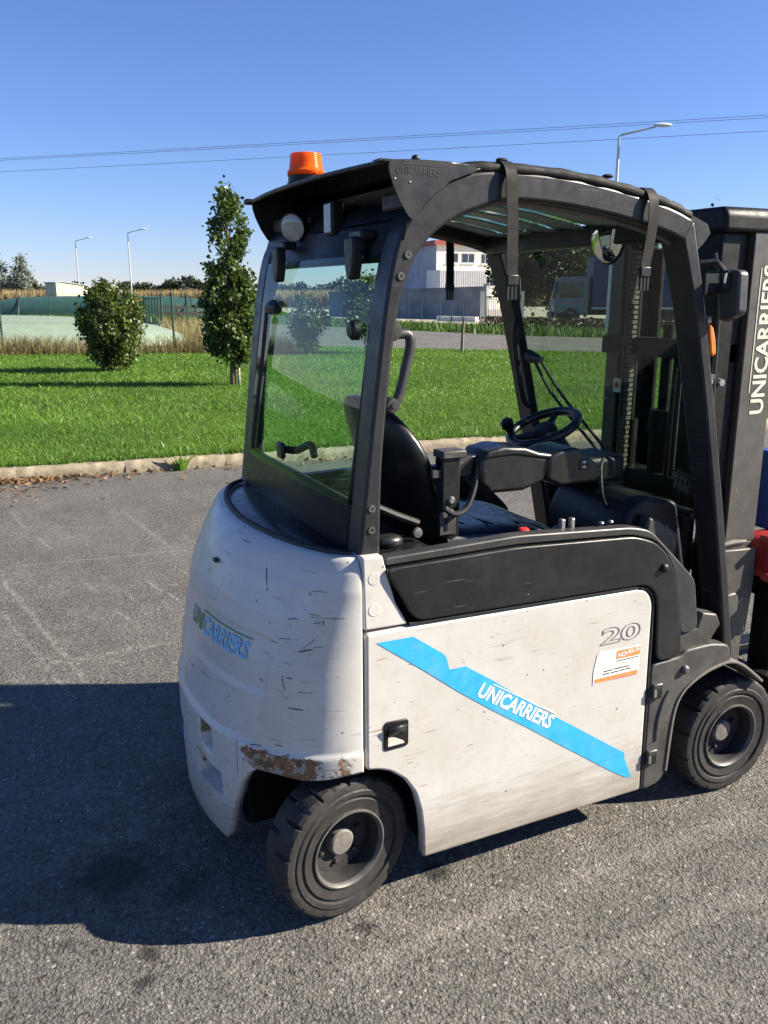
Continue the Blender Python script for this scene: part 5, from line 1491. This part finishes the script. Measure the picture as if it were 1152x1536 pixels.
# yard wall
def wall_between(name, a, b, h, th, mat, label, coping=True):
    L = math.hypot(b[0] - a[0], b[1] - a[1])
    root = tag(empty(name, (a[0], a[1], .1), math.atan2(b[1] - a[1], b[0] - a[0])), label, 'wall')
    MB().prism([(0, 0), (L, 0), (L, h[1]), (0, h[0])], -th / 2, th / 2).build('wall_face', mat, root)
    if coping:
        MB().prism([(-.02, h[0] + .003), (L + .02, h[1] + .003), (L + .02, h[1] + .09), (-.02, h[0] + .09)], -th / 2 - .05, th / 2 + .05).build('coping', mat, root)
    for k in range(1, int(L // 2.5)):
        MB().box(k * 2.5 - .02, k * 2.5 + .02, -th / 2 - .012, -th / 2 + .01, .05, min(h) - .05).build('joint_strip', 'facade_grey', root)
    return root
wall_between('yard_wall', (23.6, 57.0), (29.0, 44.4), (1.62, 1.95), .3, 'wallc', 'long stained grey concrete wall in front of the works building')
wall_between('low_plinth', (25.2, 43.9), (26.2, 41.1), (.28, .28), .3, 'facade', 'low pale plinth wall at the foot of the green fence', False)
fence('mesh_fence', [(24.7, 45.1), (25.16, 43.6), (25.45, 42.7), (25.7, 41.85), (26.2, 40.2)], 1.58, 'green post fence in front of the concrete yard wall', wires=False)
sg_ = tag(empty('sliding_gate', (26.25, 40.2, .1), math.atan2(39.44 - 40.22, 27.83 - 26.22)), 'green barred sliding gate between pale pillars by the yard wall', 'gate')
MB().box(-.02, 1.82, -.025, .025, .10, .17).build('bottom_rail', 'green_post', sg_)
MB().box(-.02, 1.82, -.025, .025, 1.38, 1.44).build('top_rail', 'green_post', sg_)
for k in range(15):
    MB().box(.03 + k * .125 - .014, .03 + k * .125 + .014, -.015, .015, .171, 1.379).build('bar', 'green_post', sg_)
MB().box(-.34, -.10, -.15, .15, 0, 1.72).build('pillar', 'facade', sg_)
MB().box(1.90, 2.12, -.15, .15, 0, 1.72).build('pillar', 'facade', sg_)
tag(MB().prism([(31.75, .1), (32.5, .1), (32.5, 1.60), (31.9, 1.60), (31.9, .55), (31.75, .40)], 41.2, 41.6).build('white_pillar', 'facade'), 'stepped white masonry pillar left of the lorry cab', 'pillar')
# hedge along the lot
n = 9000
u = rg.uniform(0, 1, n)
pts = np.stack([20.8 + 12 * u + rg.normal(0, .3, n), 31.5 - 12.5 * u + rg.normal(0, .3, n), .1 + .55 * rg.uniform(0, 1, n) ** .7], 1)
V, F, Tn = leaves(rg, pts, .12)
M['hedge'] = leafmat('brown_hedge_leaves', (0.03, 0.028, 0.012), (0.10, 0.075, 0.03), 0.2)
tag(quick_mesh('low_hedge', V, F, Tn, 'hedge'), 'low brownish hedge between the road and the lorry', 'hedge', kind='stuff')
# lorry
lo = tag(empty('lorry', (28.3, 33.2, .1), R(150)), 'parked lorry with dark blue box body, seen through the windscreen', 'lorry')
M['lorry_blue'] = simple('dark_blue_lorry_box', (0.016, 0.035, 0.13), 0.4, var=0.1)
M['lorry_cab'] = simple('grey_lorry_cab', (0.20, 0.21, 0.23), 0.4, var=0.1)
MB().box(-5.2, .35, -1.15, 1.15, .95, 3.35).build('box_body', 'lorry_blue', lo, bevel=.05)
MB().box(-5.2, .35, -1.18, 1.18, .84, .945).build('box_frame', 'wframe', lo)
MB().box(-5.0, 2.0, -.45, .45, .55, .84).build('chassis', 'frame_dark', lo)
MB().prism([(.5, .60), (2.15, .60), (2.2, 1.25), (2.0, 2.25), (1.7, 2.42), (.5, 2.42)], -1.05, 1.05).build('cab', 'lorry_cab', lo, bevel=.06)
MB().add([(2.212, -.9, 1.36), (2.212, .9, 1.36), (2.035, .85, 2.2), (2.035, -.85, 2.2)], Q).build('windscreen', 'pane', lo, thick=.02)
for s in (-1, 1):
    MB().prism([(.8, 1.4), (1.95, 1.4), (1.82, 2.15), (.8, 2.15)], s * 1.052, s * 1.07).build('side_window', 'pane', lo)
    MB().box(2.1, 2.25, s * .95 - .1, s * .95 + .1, .75, .95).build('headlight', 'lamp_glass', lo)
    MB().box(2.05, 2.15, s * 1.22 - .08, s * 1.22 + .08, 1.6, 2.1).build('mirror', 'black', lo)
    for x in (1.35, -3.6):
        MB().lathe([(.0, .12), (.22, .12), (.26, .15), (.44, .15), (.47, .10), (.47, -.12), (.44, -.15)], (x, s * .9, .47), (0, s, 0), 24).build('wheel', 'rubber', lo)
MB().box(2.15, 2.3, -1.05, 1.05, .42, .70).build('bumper', 'frame_dark', lo, bevel=.03)
